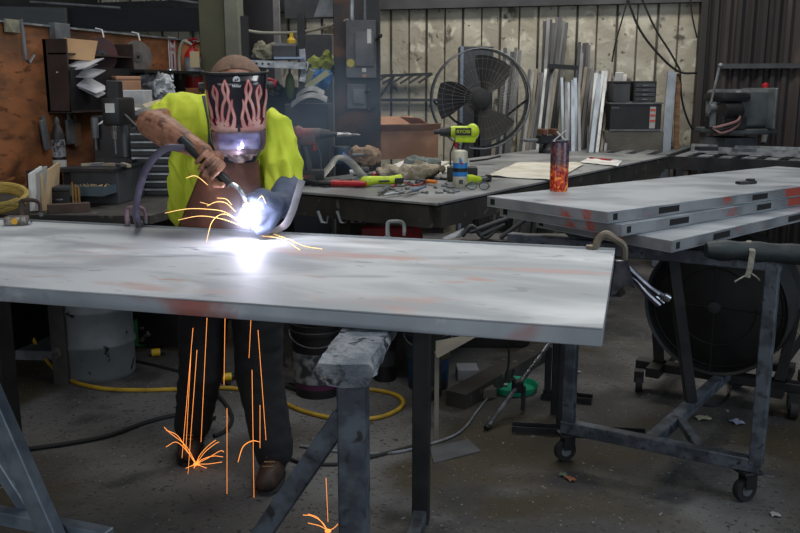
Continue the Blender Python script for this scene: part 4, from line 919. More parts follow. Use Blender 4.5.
# ================================================================ FRAME TABLE at the back right
ZF = 1.02
t = thing('steel_frame_table', 'long low rack of grey steel tube with diagonal slats behind the bench', 'rack', P2(Zp(690, 160, ZF), 0))
q0 = Zp(536, 151, ZF); q1 = Zp(850, 163, ZF); q2 = Zp(850, 151, ZF); q3 = Zp(548, 142.4, ZF)
def barz(b, a, c, w, h): b.bar(a-UP*h/2, c-UP*h/2, w, h)
b = B(); barz(b, q0, q1, .06, .11); part('front_rail', b, m_dsteel, t)
b = B(); barz(b, q3, q2, .06, .09); part('rear_rail', b, m_grey, t)
for i in range(15):
    u = .02+i/14.5; a = lerp(q0, q1, u); c = lerp(q3, q2, min(1.0, u+.07)); b = B(); barz(b, a+UP*.004, c+UP*.004, .10, .03); part('slat', b, m_lgrey if i % 3 else m_grey, t)
for a in (lerp(q0, q1, .02), lerp(q0, q1, .5), lerp(q0, q1, .97), lerp(q3, q2, .03), lerp(q3, q2, .97)): b = B(); b.bar(P2(a, 0), P2(a, ZF-.1), .06, .06, up=RT); part('leg', b, m_dsteel, t)
t = thing('rail_frame', 'pale grey steel rails laid across the far right of the rack', 'frame', Zp(750, 152, ZF+.01))
for (a, c, w_) in (((692, 149), (850, 156), .06), ((692, 146.5), (850, 152), .05)): b = B(); b.bar(Zp(*a, ZF+.045), Zp(*c, ZF+.045), w_, .05); part('rail', b, m_lgrey, t)
for u in (.1, .35, .8): b = B(); b.box(lerp(Zp(692, 148, ZF+.075), Zp(850, 154, ZF+.075), u), (.16, .12, .03), rz=YAW); part('bracket', b, m_dsteel if u < .2 else m_grey, t)

# ================================================================ FAN
fc = Dp(480, 99, 7.85); r = 48/873*7.85
t = thing('pedestal_fan', 'large round dark shop fan standing before the back wall', 'fan', P2(fc, 0))
ax = -FW*.96 - RT*.05 + V((.1, 0, 0)); ax.normalize(); u = UP.cross(ax).normalized(); v = ax.cross(u); M = fr(fc, u, v, ax)
m_fan = mat('dusty_dark_blade', '2a2622', '1f1c1a', sc_=5, rough=.6)
for zz in (-.1, .1):
    b = B(M); b.tube([V((math.cos(a)*r, math.sin(a)*r, zz)) for a in [i*2*PI/64 for i in range(64)]], .0075, 6, closed=True)
    for k in (.35, .6, .8): b.tube([V((math.cos(a)*r*k, math.sin(a)*r*k, zz*1.15)) for a in [i*2*PI/48 for i in range(48)]], .0012, 4, closed=True)
    for k in range(48): a = k*2*PI/48; b.tube([V((math.cos(a)*.1, math.sin(a)*.1, zz*1.3)), V((math.cos(a)*r*.7, math.sin(a)*r*.7, zz*1.2)), V((math.cos(a)*r, math.sin(a)*r, zz))], .0009, 4)
    part('guard_cage', b, m_grey if zz > 0 else m_dgrey, t)
b = B(M); b.sheet(lambda u_, v_: V((math.cos(u_*2*PI)*r, math.sin(u_*2*PI)*r, -.03+.06*v_)), 64, 1, .004); part('cage_band', b, m_dgrey, t)
for a0 in (1.0, 2.95, 5.05):
    def bl(u_, v_):
        rr = .09+u_*(r*.88-.09); wv = (.35+.45*math.sin(u_*PI*.62))*(.30/(rr+.16)); a = a0+(v_-.5)*wv*2.0+ .25*u_
        return V((math.cos(a)*rr, math.sin(a)*rr, .05*(.5-v_)*1.6))
    b = B(M); b.sheet(bl, 10, 6, .004); part('blade', b, m_fan, t)
b = B(M); b.lathe([(.001, -.2), (.1, -.2), (.11, -.1), (.09, .02), (.001, .03)], n=24); part('motor', b, m_dgrey, t)
b = B(M); b.lathe([(.001, .135), (.055, .135), (.085, .125), (.085, .11), (.001, .10)], n=24); part('hub_cap', b, m_black, t)
b = B(); b.cyl(P2(fc, .04)-ax*.16, fc-ax*.16-UP*.05, .03, 12); b.cyl(fc-ax*.16-UP*.08, fc-ax*.02-UP*.06, .03); part('pole', b, m_dsteel, t)
b = B(TR(P2(fc, 0)-ax*.16)); b.lathe([(.22, 0), (.22, .03), (.08, .05)], n=24); part('base', b, m_dsteel, t)
b = B(); b.tube([fc-ax*.16-UP*.3, fc-ax*.16-UP*.2-u*.2, fc-u*r-ax*.02], .012, 6); b.tube([fc-ax*.16-UP*.3, fc-ax*.16-UP*.2+u*.2, fc+u*r-ax*.02], .012, 6); part('yoke', b, m_dsteel, t)

# ================================================================ ELECTRICAL POST
pc = Dp(358, 100, 6.75); pc.z = 0; t = thing('steel_post', 'dark rusty square steel post carrying the electrical boxes', 'post', pc)
m_rpost = mat('rust_streaked_post', '2b2a2c', '1d2026', sc_=2, rough=.6, spots=[('5a3a24', 2.5, .52, .66)])
wp = 44/873*6.75; b = B(); b.box((pc.x, pc.y, 2.3-.0), (wp, .25, 4.6), rz=YAW, bev=.004); part('column', b, m_rpost, t)
def ebox(label, x0, x1, y0, y1, f, dep, nm='electrical_box', latch=True):
    a = Dp(x0, y1, f); c = Dp(x1, y0, f); ctr = (a+c)/2; w_ = (c-a).dot(RT); h_ = c.z-a.z
    t = thing(nm, label, 'electrical box', V((ctr.x, ctr.y, ctr.z-h_/2))); M = TR(ctr, YAW)
    b = B(M); b.box((0, dep/2, 0), (w_, dep, h_), bev=.004); part('enclosure', b, mat('switch_grey', '55565a', '45464a', sc_=5, rough=.5, metal=.2), t)
    b = B(M); b.box((w_*.12, -.012, 0), (w_*.62, .024, h_*.6), bev=.008, seg=2); dr_ = part('cover', b, mat('switch_grey2', '5f6165', '505155', sc_=6, rough=.5, metal=.2), t)
    if latch: b = B(M); b.cyl((w_*.5, -.01, h_*.15), (w_*.62, -.03, h_*.22), .01, 8); b.ell((w_*.64, -.03, h_*.23), (.018, .01, .018), n=10); part('lever', b, m_black, t)
    return t, M, w_, h_, dr_
fB = 6.58
t, M, w_, h_, cv = ebox('large grey electrical box on the post with two labels', 346, 376, 20, 78, fB, .14)
for (x, z, w2, h2, mm, nm) in ((w_*.28, h_*.22, .03, .10, m_paper, 'label_sticker'), (w_*.1, -h_*.36, .03, .028, m_paper, 'label_sticker'), (w_*.1, -h_*.46, .028, .022, m_card, 'label_sticker')):
    b = B(M); b.box((x, -.026 if z > 0 else -.001, z), (w2, .002, h2)); part(nm, b, mm, t)
b = B(M @ TR((-w_*.34, -.001, -h_*.24), 0, PI/2)); b.lathe([(.0001, 0), (.03, 0), (.03, .002), (.0001, .002)], n=18); part('round_label', b, mat('yellowed', 'a19a4a', rough=.6), t)
ebox('smaller grey switch box on the post below the large one', 347, 366, 84, 109, fB, .12)
b = B(); b.cyl(Dp(352, 20, fB+.05), Dp(352, -12, fB+.05), .018, 10); solo('conduit', b, m_lgrey, 'grey conduit rising from the left of the large electrical box', 'conduit')
b = B(); b.cyl(Dp(365, 20, fB+.05), Dp(365, -12, fB+.05), .012, 10); solo('conduit', b, m_grey, 'thin conduit rising from the right of the large electrical box', 'conduit')
b = B(); b.tube(spl([Dp(376, -10, 6.7), Dp(377, 40, 6.7), Dp(378, 85, 6.7), Dp(368, 104, 6.7), Dp(362, 112, 6.7)], 6), .009, 6); solo('power_cable', b, m_rubber, 'black cable running down the right side of the electrical boxes', 'cable')
b = B(); b.tube([Dp(366, 107, 6.6), Dp(369, 111, 6.6), Dp(375, 106, 6.6)], .013, 6); solo('hook', b, m_rubber, 'black hook shape below the small switch box', 'hook')
b = B(); b.tube(spl([Dp(243, 30, 6.9), Dp(265, 33, 6.9), Dp(300, 32, 6.85), Dp(330, 26, 6.75), Dp(348, 20, 6.6)], 6), .012, 8); solo('slack_hose', b, mat('dull_beige_hose', '8a8a7c', rough=.6), 'pale hose slung from the olive column to the electrical box', 'hose')
# two pipe racks / brackets on the wall right of the post
b = B(); a = Yp(378, 76, YB-.12); c = Yp(432, 74, YB-.12); b.bar(a, c, .05, .03)
for k in range(7): p = lerp(a, c, k/6.); b.bar(p, p+V((-.12, -.1, -.09)), .02, .02)
wra = solo('wall_rack_arm', b, m_dgrey, 'dark toothed rack bar on the pale wall right of the post', 'rack')
b = B(); b.bar(Yp(378, 100, YB-.06), Yp(440, 100, YB-.06), .04, .03); solo('wall_bar', b, m_dgrey, 'plain dark bar on the pale wall below the toothed rack', 'bar')
b = B(); b.cyl(Yp(378, 100, YB-.2), Yp(394, 76, YB-.2), .012, 8); part('diagonal_brace', b, m_dgrey, wra)

# ================================================================ STOCK against the back wall
m_s = [mat('stock_dark', '37383b', '28292b', sc_=5, st=(1, 1, .3), rough=.5, metal=.4), mat('stock_mid', '5a5c5f', '434548', sc_=5, st=(1, 1, .3), rough=.45, metal=.4), mat('stock_blue', '626b76', '4c545d', sc_=5, st=(1, 1, .3), rough=.4, metal=.5), mat('stock_light', '75787b', '5c5f62', sc_=7, st=(1, 1, .25), rough=.35, metal=.5), mat('stock_tan', '81796b', '645d50', sc_=5, st=(1, 1, .3), rough=.7)]
def stock(x0, y0, x1, f, wpx, m, label, ybot=158, grp='metal bars leaning on the back wall', dep=.02, f1=None):
    a = Dp(x0, y0, f1 or 9.0); c = Dp(x1, ybot, f); d = (c-a); c2 = c + d*((c.z-.0)/(-d.z)) if d.z < 0 else c
    b = B(); b.bar(c2, a, dep, wpx/873*f, up=RT)
    solo('metal_bar', b, m, label, 'metal bar', grp)
rnd = random.Random(11)
names = {0: 'dark', 1: 'mid grey', 2: 'blue-grey', 3: 'pale', 4: 'tan'}
ORD = ['leftmost', 'second', 'third', 'fourth', 'fifth', 'sixth', 'seventh', 'eighth', 'ninth']
def fan_of(n, xa, xb, ya, yb_, xc, xd, f, wp_, ms, where):
    for i in range(n):
        u = i/(n-1); k = ms[i % len(ms)]; o_ = 'rightmost' if i == n-1 else ORD[i] + (' from left' if i else '')
        stock(xa+(xb-xa)*u+rnd.uniform(-.7, .7), ya+(yb_-ya)*u+rnd.uniform(-3, 3), xc+(xd-xc)*u+rnd.uniform(-1, 1), f-.12*(i % 2)-rnd.uniform(0, .08), wp_*rnd.uniform(.7, 1.1), m_s[k], names[k]+' metal bar, '+o_+' '+where, f1=f+.35)
fan_of(8, 545, 567, 21, 20, 538, 552, 8.7, 3.4, [0, 1, 0, 0, 1], 'in the tallest bundle leaning on the wall')
fan_of(5, 580, 590, 44, 46, 570, 584, 8.7, 3.0, [0, 1, 0], 'in the middle-height bundle behind the pale stock')
fan_of(9, 530, 556, 72, 70, 520, 545, 8.3, 3.4, [0, 1, 4, 0, 1, 3], 'in the leaning bundle between fan and tallest bundle')
fan_of(6, 562, 579, 80, 80, 563, 580, 8.2, 3.6, [2, 1, 2, 2], 'in the low upright bundle')
fan_of(5, 586, 600, 70, 70, 575, 590, 8.4, 3.4, [4, 0, 1], 'behind the brightest channel')
fan_of(4, 596, 606, 72, 72, 588, 596, 8.1, 4.2, [3, 2, 3], 'at the middle of the leaning stock')
fan_of(6, 604, 614, 70, 76, 594, 604, 8.3, 3.0, [4, 0, 1], 'in the bundle beside the tool boxes')
fan_of(5, 505, 520, 50, 50, 497, 508, 8.5, 3.6, [0, 1, 0], 'seen through the fan guard on the right')
stock(672, 72, 665, 8.3, 9, m_s[2], 'wide blue-grey channel leaning right of the tool boxes', f1=8.75); stock(678, 74, 676, 8.35, 5, m_wood, 'brown board leaning behind the blue-grey channel', f1=8.8)
b = B(); b.bar(Dp(548, 66, 8.0), Dp(578, 68, 8.0), .04, .04); b.bar(Dp(552, 68, 8.0), Dp(552, 68, 8.9), .04, .04); solo('stock_rack', b, m_black, 'black rack arm holding the tallest metal bundle', 'rack')
# locker behind the fan
a = Dp(459, 47, 8.7); c = Dp(492, 47, 8.7); hh = a.z; m = (a+c)/2; t = thing('tall_locker', 'tall dark grey locker standing behind the fan', 'locker', P2(m, 0)); 
b = B(); b.box((m.x, m.y, hh/2), ((c-a).length, .3, hh), rz=YAW, bev=.004); part('body', b, mat('locker_grey', '3c3d42', '303136', sc_=4, rough=.5), t)
b = B(TR(P2(m, 0), YAW)); b.box((-.14, -.155, hh/2), (.03, .012, hh)); part('edge_channel', b, mat('pale_blue_channel', '6e7c8e', rough=.5), t)
# cabinet with drawers box (black) + organisers
fT = 8.2; 
def bx_thing(nm, label, cat, x0, x1, y0, y1, f, dep, m, z0=None, grp=None):
    a = Dp(x0, y1, f); c = Dp(x1, y0, f); ctr = (a+c)/2; w_ = (c-a).dot(RT); zb = a.z if z0 is None else z0; h_ = c.z-zb
    o = V((ctr.x, ctr.y, zb))+FW*dep/2; t = thing(nm, label, cat, o, YAW, grp); M = TR(o, YAW)
    return t, M, w_, h_
t, M, w_, h_ = bx_thing('supply_cabinet', 'wide dull tan steel cabinet under the black tool chest', 'cabinet', 603, 664, 131, 158, fT, .4, m_grey, 0)
m_tanc = mat('dull_tan_paint', '57534a', '48453e', sc_=4, rough=.6)
b = B(M); b.box((0, 0, h_/2), (w_, .4, h_), bev=.004); part('body', b, m_tanc, t); b = B(M); b.box((0, -.205, h_/2), (w_*.94, .01, h_*.9)); part('door', b, m_tanc, t)
zt1 = Dp(630, 131, fT).z
t, M, w_, h_ = bx_thing('tool_chest', 'black tool chest with an orange and white label on the tan cabinet', 'toolbox', 609, 662, 104, 131, fT-.0, .38, m_black, zt1)
b = B(M); b.box((0, 0, h_/2), (w_, .38, h_), bev=.006); part('body', b, m_black, t); b = B(M); b.box((-.0, 0, h_+.006), (w_*1.04, .4, .014)); part('lid', b, m_grey, t)
b = B(M); b.box((0, -.192, .008), (w_, .006, .012)); part('trim_strip', b, m_grey, t)
M3 = M @ TR((w_*.33, -.193, h_*.5)); b = B(M3); b.box((0, 0, 0), (w_*.11, .003, h_*.8)); lb = part('label_panel', b, mat('label_white', '9a9a98', rough=.5), t)
for z in (.28, .08, -.12): b = B(M3); b.box((0, -.002, z*h_), (w_*.1, .003, h_*.08)); part('orange_bar', b, mat('orange_red', 'b0452c', rough=.5), lb)
text('CRAFT', M @ TR((-w_*.38, -.1935, h_*.86), 0, PI/2), .035, m_grey, t, name='maker_lettering') if False else None
b = B(M); b.box((-w_*.4, -.193, h_*.86), (.07, .002, .012)); part('maker_badge', b, m_grey, t)
zt2 = Dp(630, 104, fT).z+.02
t, M, w_, h_ = bx_thing('parts_organiser', 'small black organiser with drawers on top of the black chest', 'organiser', 633, 657, 81, 104, fT, .28, m_black, zt2)
b = B(M); b.box((0, 0, h_/2), (w_, .28, h_), bev=.004); part('body', b, m_black, t)
for i in range(4): b = B(M); b.box((0, -.145, h_*(.12+.22*i)), (w_*.86, .012, h_*.16), bev=.002); dd = part('drawer', b, m_dgrey, t); b = B(M); b.box((0, -.154, h_*(.12+.22*i)), (.05, .008, .012)); part('pull', b, m_grey, dd)
t, M, w_, h_ = bx_thing('battery_case', 'squat black case beside the organiser on the black chest', 'case', 613, 631, 81, 104, fT, .28, m_black, zt2)
b = B(M); b.box((0, 0, h_*.45), (w_, .28, h_*.9), bev=.006); part('body', b, m_dgrey, t); b = B(M); b.box((0, 0, h_*.95), (w_*1.02, .29, h_*.1), bev=.004); part('lid', b, m_black, t)
b = B(M); b.box((.0, 0, h_*1.0+.035), (.07, .02, .09), rx=.25); b.box((.05, .02, h_+.03), (.05, .02, .07), rx=-.1); part('folded_note', b, m_paper, t, label='white folded note on top')
# cables on the wall
for pts, r_, lab in (([(626, -5), (640, 30), (662, 58), (680, 72), (697, 73)], .012, 'thick black cable sagging from the top to the wall corner'), ([(640, -5), (655, 28), (670, 52), (680, 70)], .010, 'second black cable dropping beside the thick one'), ([(680, 70), (682, 100), (690, 125), (700, 135)], .010, 'black cable hanging down the wall corner'), ([(628, -2), (622, 20), (615, 45), (612, 62)], .008, 'dark cable hanging from the top towards the tool chest'), ([(690, -5), (692, 15), (697, 38)], .008, 'short black cable hanging at the top right of the pale wall'), ([(697, 73), (712, 70), (725, 66), (738, 72), (744, 95)], .009, 'black cable looping over to the machine')):
    b = B(); b.tube(spl([Dp(x, y, 8.75) for x, y in pts], 6), r_, 6); solo('hanging_cable', b, m_rubber, lab, 'cable')
# right: machine
fM = 8.0; t = thing('hydraulic_machine', 'dark grey machine with cables at the right in front of sooty sheets', 'machine', P2(Dp(735, 130, fM), 0))
O = Dp(735, 138, fM); M = TR(P2(O, 0), YAW+.25); zc = Dp(735, 115, fM).z; px = fM/873
m_mach = mat('machine_grey', '555b5f', '3c4145', sc_=5, rough=.5, metal=.2, spots=[('5a4a3c', 6, .62, .7)])
b = B(M); b.box((.0, .1, (zc-.2)/2), (.34, .4, zc-.2)); part('pedestal', b, m_mach, t)
b = B(M); b.box((.05, .05, zc+.06), (.40, .5, .34), bev=.06, seg=3); b.box((.03, .05, zc-.14), (.48, .55, .05), bev=.01); b.box((.18, -.05, zc+.06), (.03, .5, .36), bev=.01); part('gear_case', b, m_mach, t)
b = B(M); b.box((-.18, -.1, zc+.16), (.28, .3, .08), bev=.03, seg=2); b.box((-.18, -.1, zc-.06), (.24, .28, .12), bev=.01); b.cyl((-.12, -.2, zc+.05), (-.30, -.22, zc+.04), .07, 14); part('valve_block', b, m_dsteel, t)
b = B(M); b.cyl((-.30, -.1, zc-.1), (-.30, -.1, zc+.12), .035, 10); b.cyl((-.36, -.1, zc+.06), (-.24, -.1, zc+.06), .045, 12); b.cyl((-.34, -.1, zc+.1), (-.28, -.1, zc+.42), .012, 8); b.ell((-.27, -.1, zc+.43), (.025, .025, .025), n=10); part('lever', b, m_grey, t)
for k in range(3): b = B(M); b.tube(spl([(-.12, -.22, zc+.02), (-.2, -.3, zc-.08+.02*k), (-.34, -.3, zc-.14+.03*k), (-.40, -.25, zc-.1)], 5), .012, 6); part('hose', b, mat('pinkish_hose', '7b5a5a', rough=.5) if k != 1 else m_rubber, t)
b = B(M); b.lathe([(.028, 0), (.03, .03), (.001, .05)], M=TR((.20, -.1, zc+.24)), n=12); part('red_knob', b, m_red, t)
t, M, w_, h_ = bx_thing('electrical_box', 'grey electrical enclosure on the sooty sheets behind the machine', 'electrical box', 747, 764, 80, 118, 8.85, .12, m_grey)
b = B(M); b.box((0, 0, h_/2), (w_, .12, h_), bev=.004); part('enclosure', b, mat('enc_grey', '43484c', rough=.5), t); b = B(M); b.box((0, -.064, h_/2), (w_*.8, .01, h_*.85)); part('cover', b, mat('enc_grey2', '4c5155', rough=.5), t)
b = B(); b.tube(spl([Dp(722, 66, 8.9), Dp(735, 72, 8.9), Dp(742, 90, 8.9), Dp(748, 102, 8.9)], 6), .018, 8); solo('air_hose', b, m_dgrey, 'grey hose curving from the wall rail to the machine', 'hose')
b = B(); b.tube(spl([Dp(793, 105, 8.6), Dp(780, 110, 8.6), Dp(770, 125, 8.5), Dp(764, 143, 8.4)], 6), .02, 8); solo('air_hose', b, m_grey, 'thick grey hose arching at the far right', 'hose')
b = B(); b.tube(spl([Dp(758, 112, 8.5), Dp(764, 125, 8.5), Dp(762, 143, 8.4)], 6), .014, 8); solo('air_hose', b, m_dgrey, 'short hose dropping from the machine side', 'hose')
b = B(); a = Dp(714, 30, 8.95); b.box((a.x, a.y, 2.3), (.16, .1, 4.6), rz=YAW); solo('corner_post', b, m_dgrey, 'dark steel upright at the wall corner on the right', 'post')
b = B(); a = Dp(782, 100, 8.9); b.box((a.x, a.y, 1.15), (.42, .05, 2.3), rz=0); solo('leaning_board', b, m_black, 'tall black panel leaning at the far right sheets', 'panel')

# more small things on the workbench
for i, (x, y, nm, lab) in enumerate(((330, 190, 'pliers', 'grey pliers lying open in front of the long red tool'), (396, 184, 'pliers', 'black-handled pliers right of the lime air tool'), (444, 184, 'pliers', 'small pliers left of the white spray can'))):
    o = on(x, y-4); t = thing(nm, lab, 'pliers', o); M = TR(o, YAW+i*1.3)
    for s_ in (-1, 1):
        b = B(M); b.tube(spl([(.03, 0, .008), (.0, s_*.012, .008), (-.06, s_*.022, .008), (-.11, s_*.016, .008)], 4), .0065, 6); part('handle', b, m_black if i else m_grey, t)
        b = B(M); b.tube([(.02, -s_*.004, .008), (.07, -s_*.003, .007)], [.009, .004], 6); part('jaw', b, m_grey, t)
for i, (x, y, r_, mm, lab) in enumerate(((345, 186, .035, mat('tape_tan', '8a7a55', rough=.6), 'tan roll of tape behind the long red tool'), (405, 179, .03, m_dgrey, 'dark roll of tape in front of the beige gloves'), (372, 184, .028, m_white, 'white roll of tape beside the lime air tool'))):
    o = on(x, y); b = B(TR(o)); b.lathe([(r_*.6, 0), (r_, 0), (r_, .03), (r_*.6, .03), (r_*.6, 0)], n=24, cap=False); solo('tape_roll', b, mm, lab, 'tape roll')
for i, (pts, lab, mm) in enumerate((([(312, 184), (326, 188), (338, 184), (352, 187), (364, 183)], 'black wire snaking across the bench front', m_rubber), ([(392, 188), (402, 184), (415, 187), (428, 183)], 'red wire lying among the small tools', m_red), ([(330, 180), (345, 183), (358, 178)], 'pale wire behind the arched band', m_lgrey))):
    b = B(); b.tube(spl([on(x, y)+UP*.008 for x, y in pts], 6), .005, 6); solo('loose_wire', b, mm, lab, 'wire')
for i, (a, c, lab) in enumerate((((304, 178), (318, 174), 'short steel bar behind the red impact wrench base'), ((326, 186), (350, 182), 'steel bar lying under the arched band'), ((388, 181), (402, 178), 'short bar lying before the gloves'))):
    b = B(); b.bar(on(*a)+UP*.01, on(*c)+UP*.01, .03, .018, bev=.002); solo('steel_bar_piece', b, m_grey if i != 1 else m_dsteel, lab, 'bar')
# ================================================================ LEFT BENCH and wall items
ZL = 1.0
def depth(p): return (p-C0).dot(FW)
L0 = Zp(-60, 214, ZL); L1 = Zp(150, 216, ZL); 
t = thing('side_bench', 'dark side bench along the plywood partition at the left', 'workbench', P2(Zp(50, 212, ZL), 0))
b = B(); b.slab([L0, L1, L1+V((0, 1.5, 0)), V((XL+.02, L1.y+1.5, ZL)), V((XL+.02, L0.y, ZL))], .04); part('bench_top', b, m_bw, t)
for p in (L0+V((.2, .1, 0)), L1+V((-.78, .3, 0)), L1+V((-.1, 1.4, 0))): b = B(); b.bar(P2(p, 0), P2(p, ZL-.04), .08, .08, up=RT); part('leg', b, m_bw, t)
def dbox(name, label, cat, x0, x1, y0, y1, f, dep, z0=None, rz=0, grp=None):
    a = Dp(x0, y1, f); c = Dp(x1, y0, f); ctr = (a+c)/2; w_ = (c-a).dot(RT); zb = a.z if z0 is None else z0; h_ = c.z-zb
    o = V((ctr.x, ctr.y, zb))+FW*dep/2; t = thing(name, label, cat, o, YAW+rz, grp); return t, TR(o, YAW+rz), w_, h_
b = B(); b.box(((XL+L1.x)/2-.1, L0.y+1.2, .48), (L1.x-XL-.1, .03, .9)); part('dark_backing', b, m_black, t)  # black sheet standing in for the shade under the bench
b = B(); b.box((XL+.06, (L0.y+L1.y+1.5)/2, .48), (.03, L1.y+1.5-L0.y, .9)); part('side_shade_sheet', b, m_black, t)  # black sheet hiding the plywood, darkens the under-bench space like shade
# wall organiser
fo = depth(Xp(40, 80, XL)); A = Xp(42, 39, XL); Q = Xp(42, 112, XL); E_ = Xp(112, 60, XL); hh = A.z-Q.z; ln_ = E_.y-A.y
t = thing('wall_organiser', 'brown steel pocket organiser full of envelopes on the plywood', 'organiser', V((XL, A.y, Q.z)))
m_brown = mat('brown_steel', '3a2e2a', '2c2320', sc_=5, rough=.5); m_pocket = mat('pocket_black', '17161a', rough=.5)
b = B(); b.box((XL+.085, A.y+.006, Q.z+hh/2), (.17, .012, hh)); b.box((XL+.085, A.y+ln_, Q.z+hh/2), (.17, .012, hh)); b.box((XL+.012, A.y+ln_/2, Q.z+hh/2), (.02, ln_, hh)); b.box((XL+.085, A.y+ln_/2, Q.z), (.17, ln_, .012)); part('case', b, m_brown, t)
b = B(); b.bar((XL+.165, A.y+ln_/2, Q.z), (XL+.185, A.y+ln_/2, Q.z+hh*.62), ln_, .008, up=(1, 0, 0)); part('front_pocket', b, m_pocket, t)
b = B(); b.box((XL+.10, A.y+ln_/2, Q.z+hh*.8), (.13, ln_, .01)); part('divider', b, m_brown, t)
# envelopes: tilted thin sheets
rnd = random.Random(5)
m_env = mat('grey_envelope', '8d8f93', '6a6b70', sc_=8, rough=.7)
envs = [([(56, 72), (76, 61), (104, 58), (84, 68)], 'topmost grey envelope tilting out of the organiser'), ([(58, 75), (74, 66), (106, 70), (92, 78)], 'second grey envelope in the organiser'), ([(62, 79), (80, 72), (109, 88), (96, 93)], 'lower grey envelope slanting down out of the organiser'), ([(60, 73), (82, 63), (98, 64), (80, 72)], 'flat pale envelope between two others in the organiser'), ([(72, 84), (84, 79), (106, 93), (98, 97)], 'lowest grey envelope slanting out of the organiser')]
for i, (q, lab) in enumerate(envs):
    f = fo+.02+.012*i; fs = (f, f+.12, f+.16, f+.03)
    b = B(); b.slab([Dp(*p_, ff) for p_, ff in zip(q, fs)], .005); solo('envelope', b, m_env if i % 2 else mat('pale_envelope', 'b3b3b7', '94959a', sc_=6, rough=.7), lab, 'envelope', 'envelopes in the wall organiser')
b = B(); f = fo+.06
b.slab([Dp(60, 58, f), Dp(65, 38, f+.03), Dp(98, 41, f+.12), Dp(94, 61, f+.10)], .01, d=-FW*.012); b.slab([Dp(57, 58, f-.02), Dp(61, 40, f), Dp(66, 38, f+.02), Dp(62, 58, f+.0)], .008, d=-FW*.01)
solo('manila_folder', b, mat('manila', 'c09a72', 'a98560', sc_=4, rough=.8), 'manila folder standing on the wall organiser', 'folder')
# discs hung on the partition
def disc(px, py, rp, m, label, hub, name='grinding_disc', cat='disc', tilt=0):
    c = Xp(px, py, XL+.04); f = depth(c); r = rp/873*f*1.1; M = TR(c, 0, 0, PI/2) ; M = Matrix.Translation(c) @ Euler((0, PI/2, 0)).to_matrix().to_4x4()
    M = Matrix.Translation(c) @ Euler((0, 0, -.55)).to_matrix().to_4x4() @ Euler((0, PI/2, 0)).to_matrix().to_4x4()
    t = thing(name, label, cat, c-UP*r); b = B(M); b.lathe([(.012, -.01), (r, -.008), (r*1.01, 0), (r, .008), (r*.62, .012), (.012, .012)], n=36); part('wheel', b, m, t)
    b = B(M); b.lathe([(.008, .013), (r*.3, .013), (r*.3, .018), (.008, .018)], n=24); part('hub', b, hub, t)
    b = B(M); b.lathe([(.001, .019), (.012, .019), (.012, .021), (.001, .021)], n=12); part('bore', b, m_hole, t)
    b = B(); b.tube([c+V((-.03, 0, r+.06)), c+V((.02, 0, r+.05)), c+V((.03, 0, r+.0))], .006, 6); part('hanger', b, m_white, t)
disc(101, 55, 15, mat('maroon_disc', '3a2527', '4d2226', sc_=7, rough=.7), 'dark maroon disc hung beside the folder', m_dgrey)
disc(137, 57, 14, mat('grey_disc', '625d58', '55504b', sc_=12, rough=.8), 'thick grey grinding disc hung on the plywood', mat('grey_disc_hub', '4a4744', rough=.7))
# clips on the plywood at left
b = B(); p = Xp(12, 26, XL+.02); b.box(p, (.012, .13, .075), bev=.002); solo('pinned_card', b, mat('faded_card', '7b7a68', '5c5b4e', sc_=20, rough=.8), 'faded grey card pinned at the plywood top left', 'card')
b = B(); b.tube([Xp(21, 19, XL+.03), Xp(23, 32, XL+.03), Xp(26, 60, XL+.035), Xp(29, 63, XL+.03), Xp(34, 55, XL+.03)], .010, 6, flat=.5); solo('metal_clamp_strip', b, m_grey, 'long grey metal clip hanging left on the plywood', 'clip')
b = B(); p = Xp(60, 34, XL+.03); b.box(p, (.05, .15, .13), bev=.003); solo('grey_junction_box', b, m_grey, 'small grey box atop the partition above the folder', 'box')
# sign strip with red emblem
p = Xp(172.5, 54, XL+.012); f = depth(p); s = f/873
t = thing('safety_sign', 'narrow red and white vertical sign on the plywood', 'sign', p-UP*.13)
Ms = Matrix.Translation(p) @ fr((0, 0, 0), V((0, 1, 0)), UP, V((1, 0, 0)))
wS = .11; hS = 32*s; b = B(Ms); b.box((0, 0, 0), (wS, hS, .006)); part('plate', b, m_white, t)
b = B(Ms); b.poly([(-wS*.36, hS*.42), (wS*.36, hS*.42), (0, hS*.26)], .001, M=TR((0, 0, .0035))); part('red_arrow', b, m_red, t)
b = B(Ms); b.box((0, -hS*.22, .004), (wS*.14, hS*.46, .002)); part('red_bar', b, m_red, t)
text('FIRE', Ms @ TR((0, hS*.13, .0036), 0), wS*.36, m_red, t)
for sx_ in (-1, 1): b = B(Ms); b.box((sx_*wS*.42, 0, .004), (wS*.05, hS*.94, .002)); part('red_border', b, m_red, t)
# fire extinguisher at the end of the partition
o = Dp(194, 88, 7.0); s = 7.0/873; t = thing('fire_extinguisher', 'red fire extinguisher with grey band and tan tag beside the olive column', 'fire extinguisher', o)
M = TR(o); b = B(M); b.lathe([(7.5*s, 0), (8*s, .01), (8*s, 30*s), (6*s, 35*s), (2.5*s, 38*s), (2.5*s, 40*s)], n=24); bd = part('cylinder', b, m_red, t)
b = B(M); b.lathe([(8.15*s, 11*s), (8.15*s, 29*s)], n=24, cap=False); part('label_band', b, mat('band_grey', '80868c', '5f6367', sc_=14, rough=.5), bd)
b = B(M @ TR((0, 0, 0), YAW)); b.box((4*s, -8.5*s, 27*s), (9*s, .004, 15*s)); part('service_tag', b, mat('tan_tag', 'b3a483', rough=.8), t)
b = B(M); b.tube([(-5*s, 0, 42*s), (0, 0, 40*s), (5*s, 0, 44*s)], .012, 6); b.tube([(-4*s, 0, 45*s), (5*s, 0, 47*s)], .010, 6); part('valve_handle', b, m_red, t)
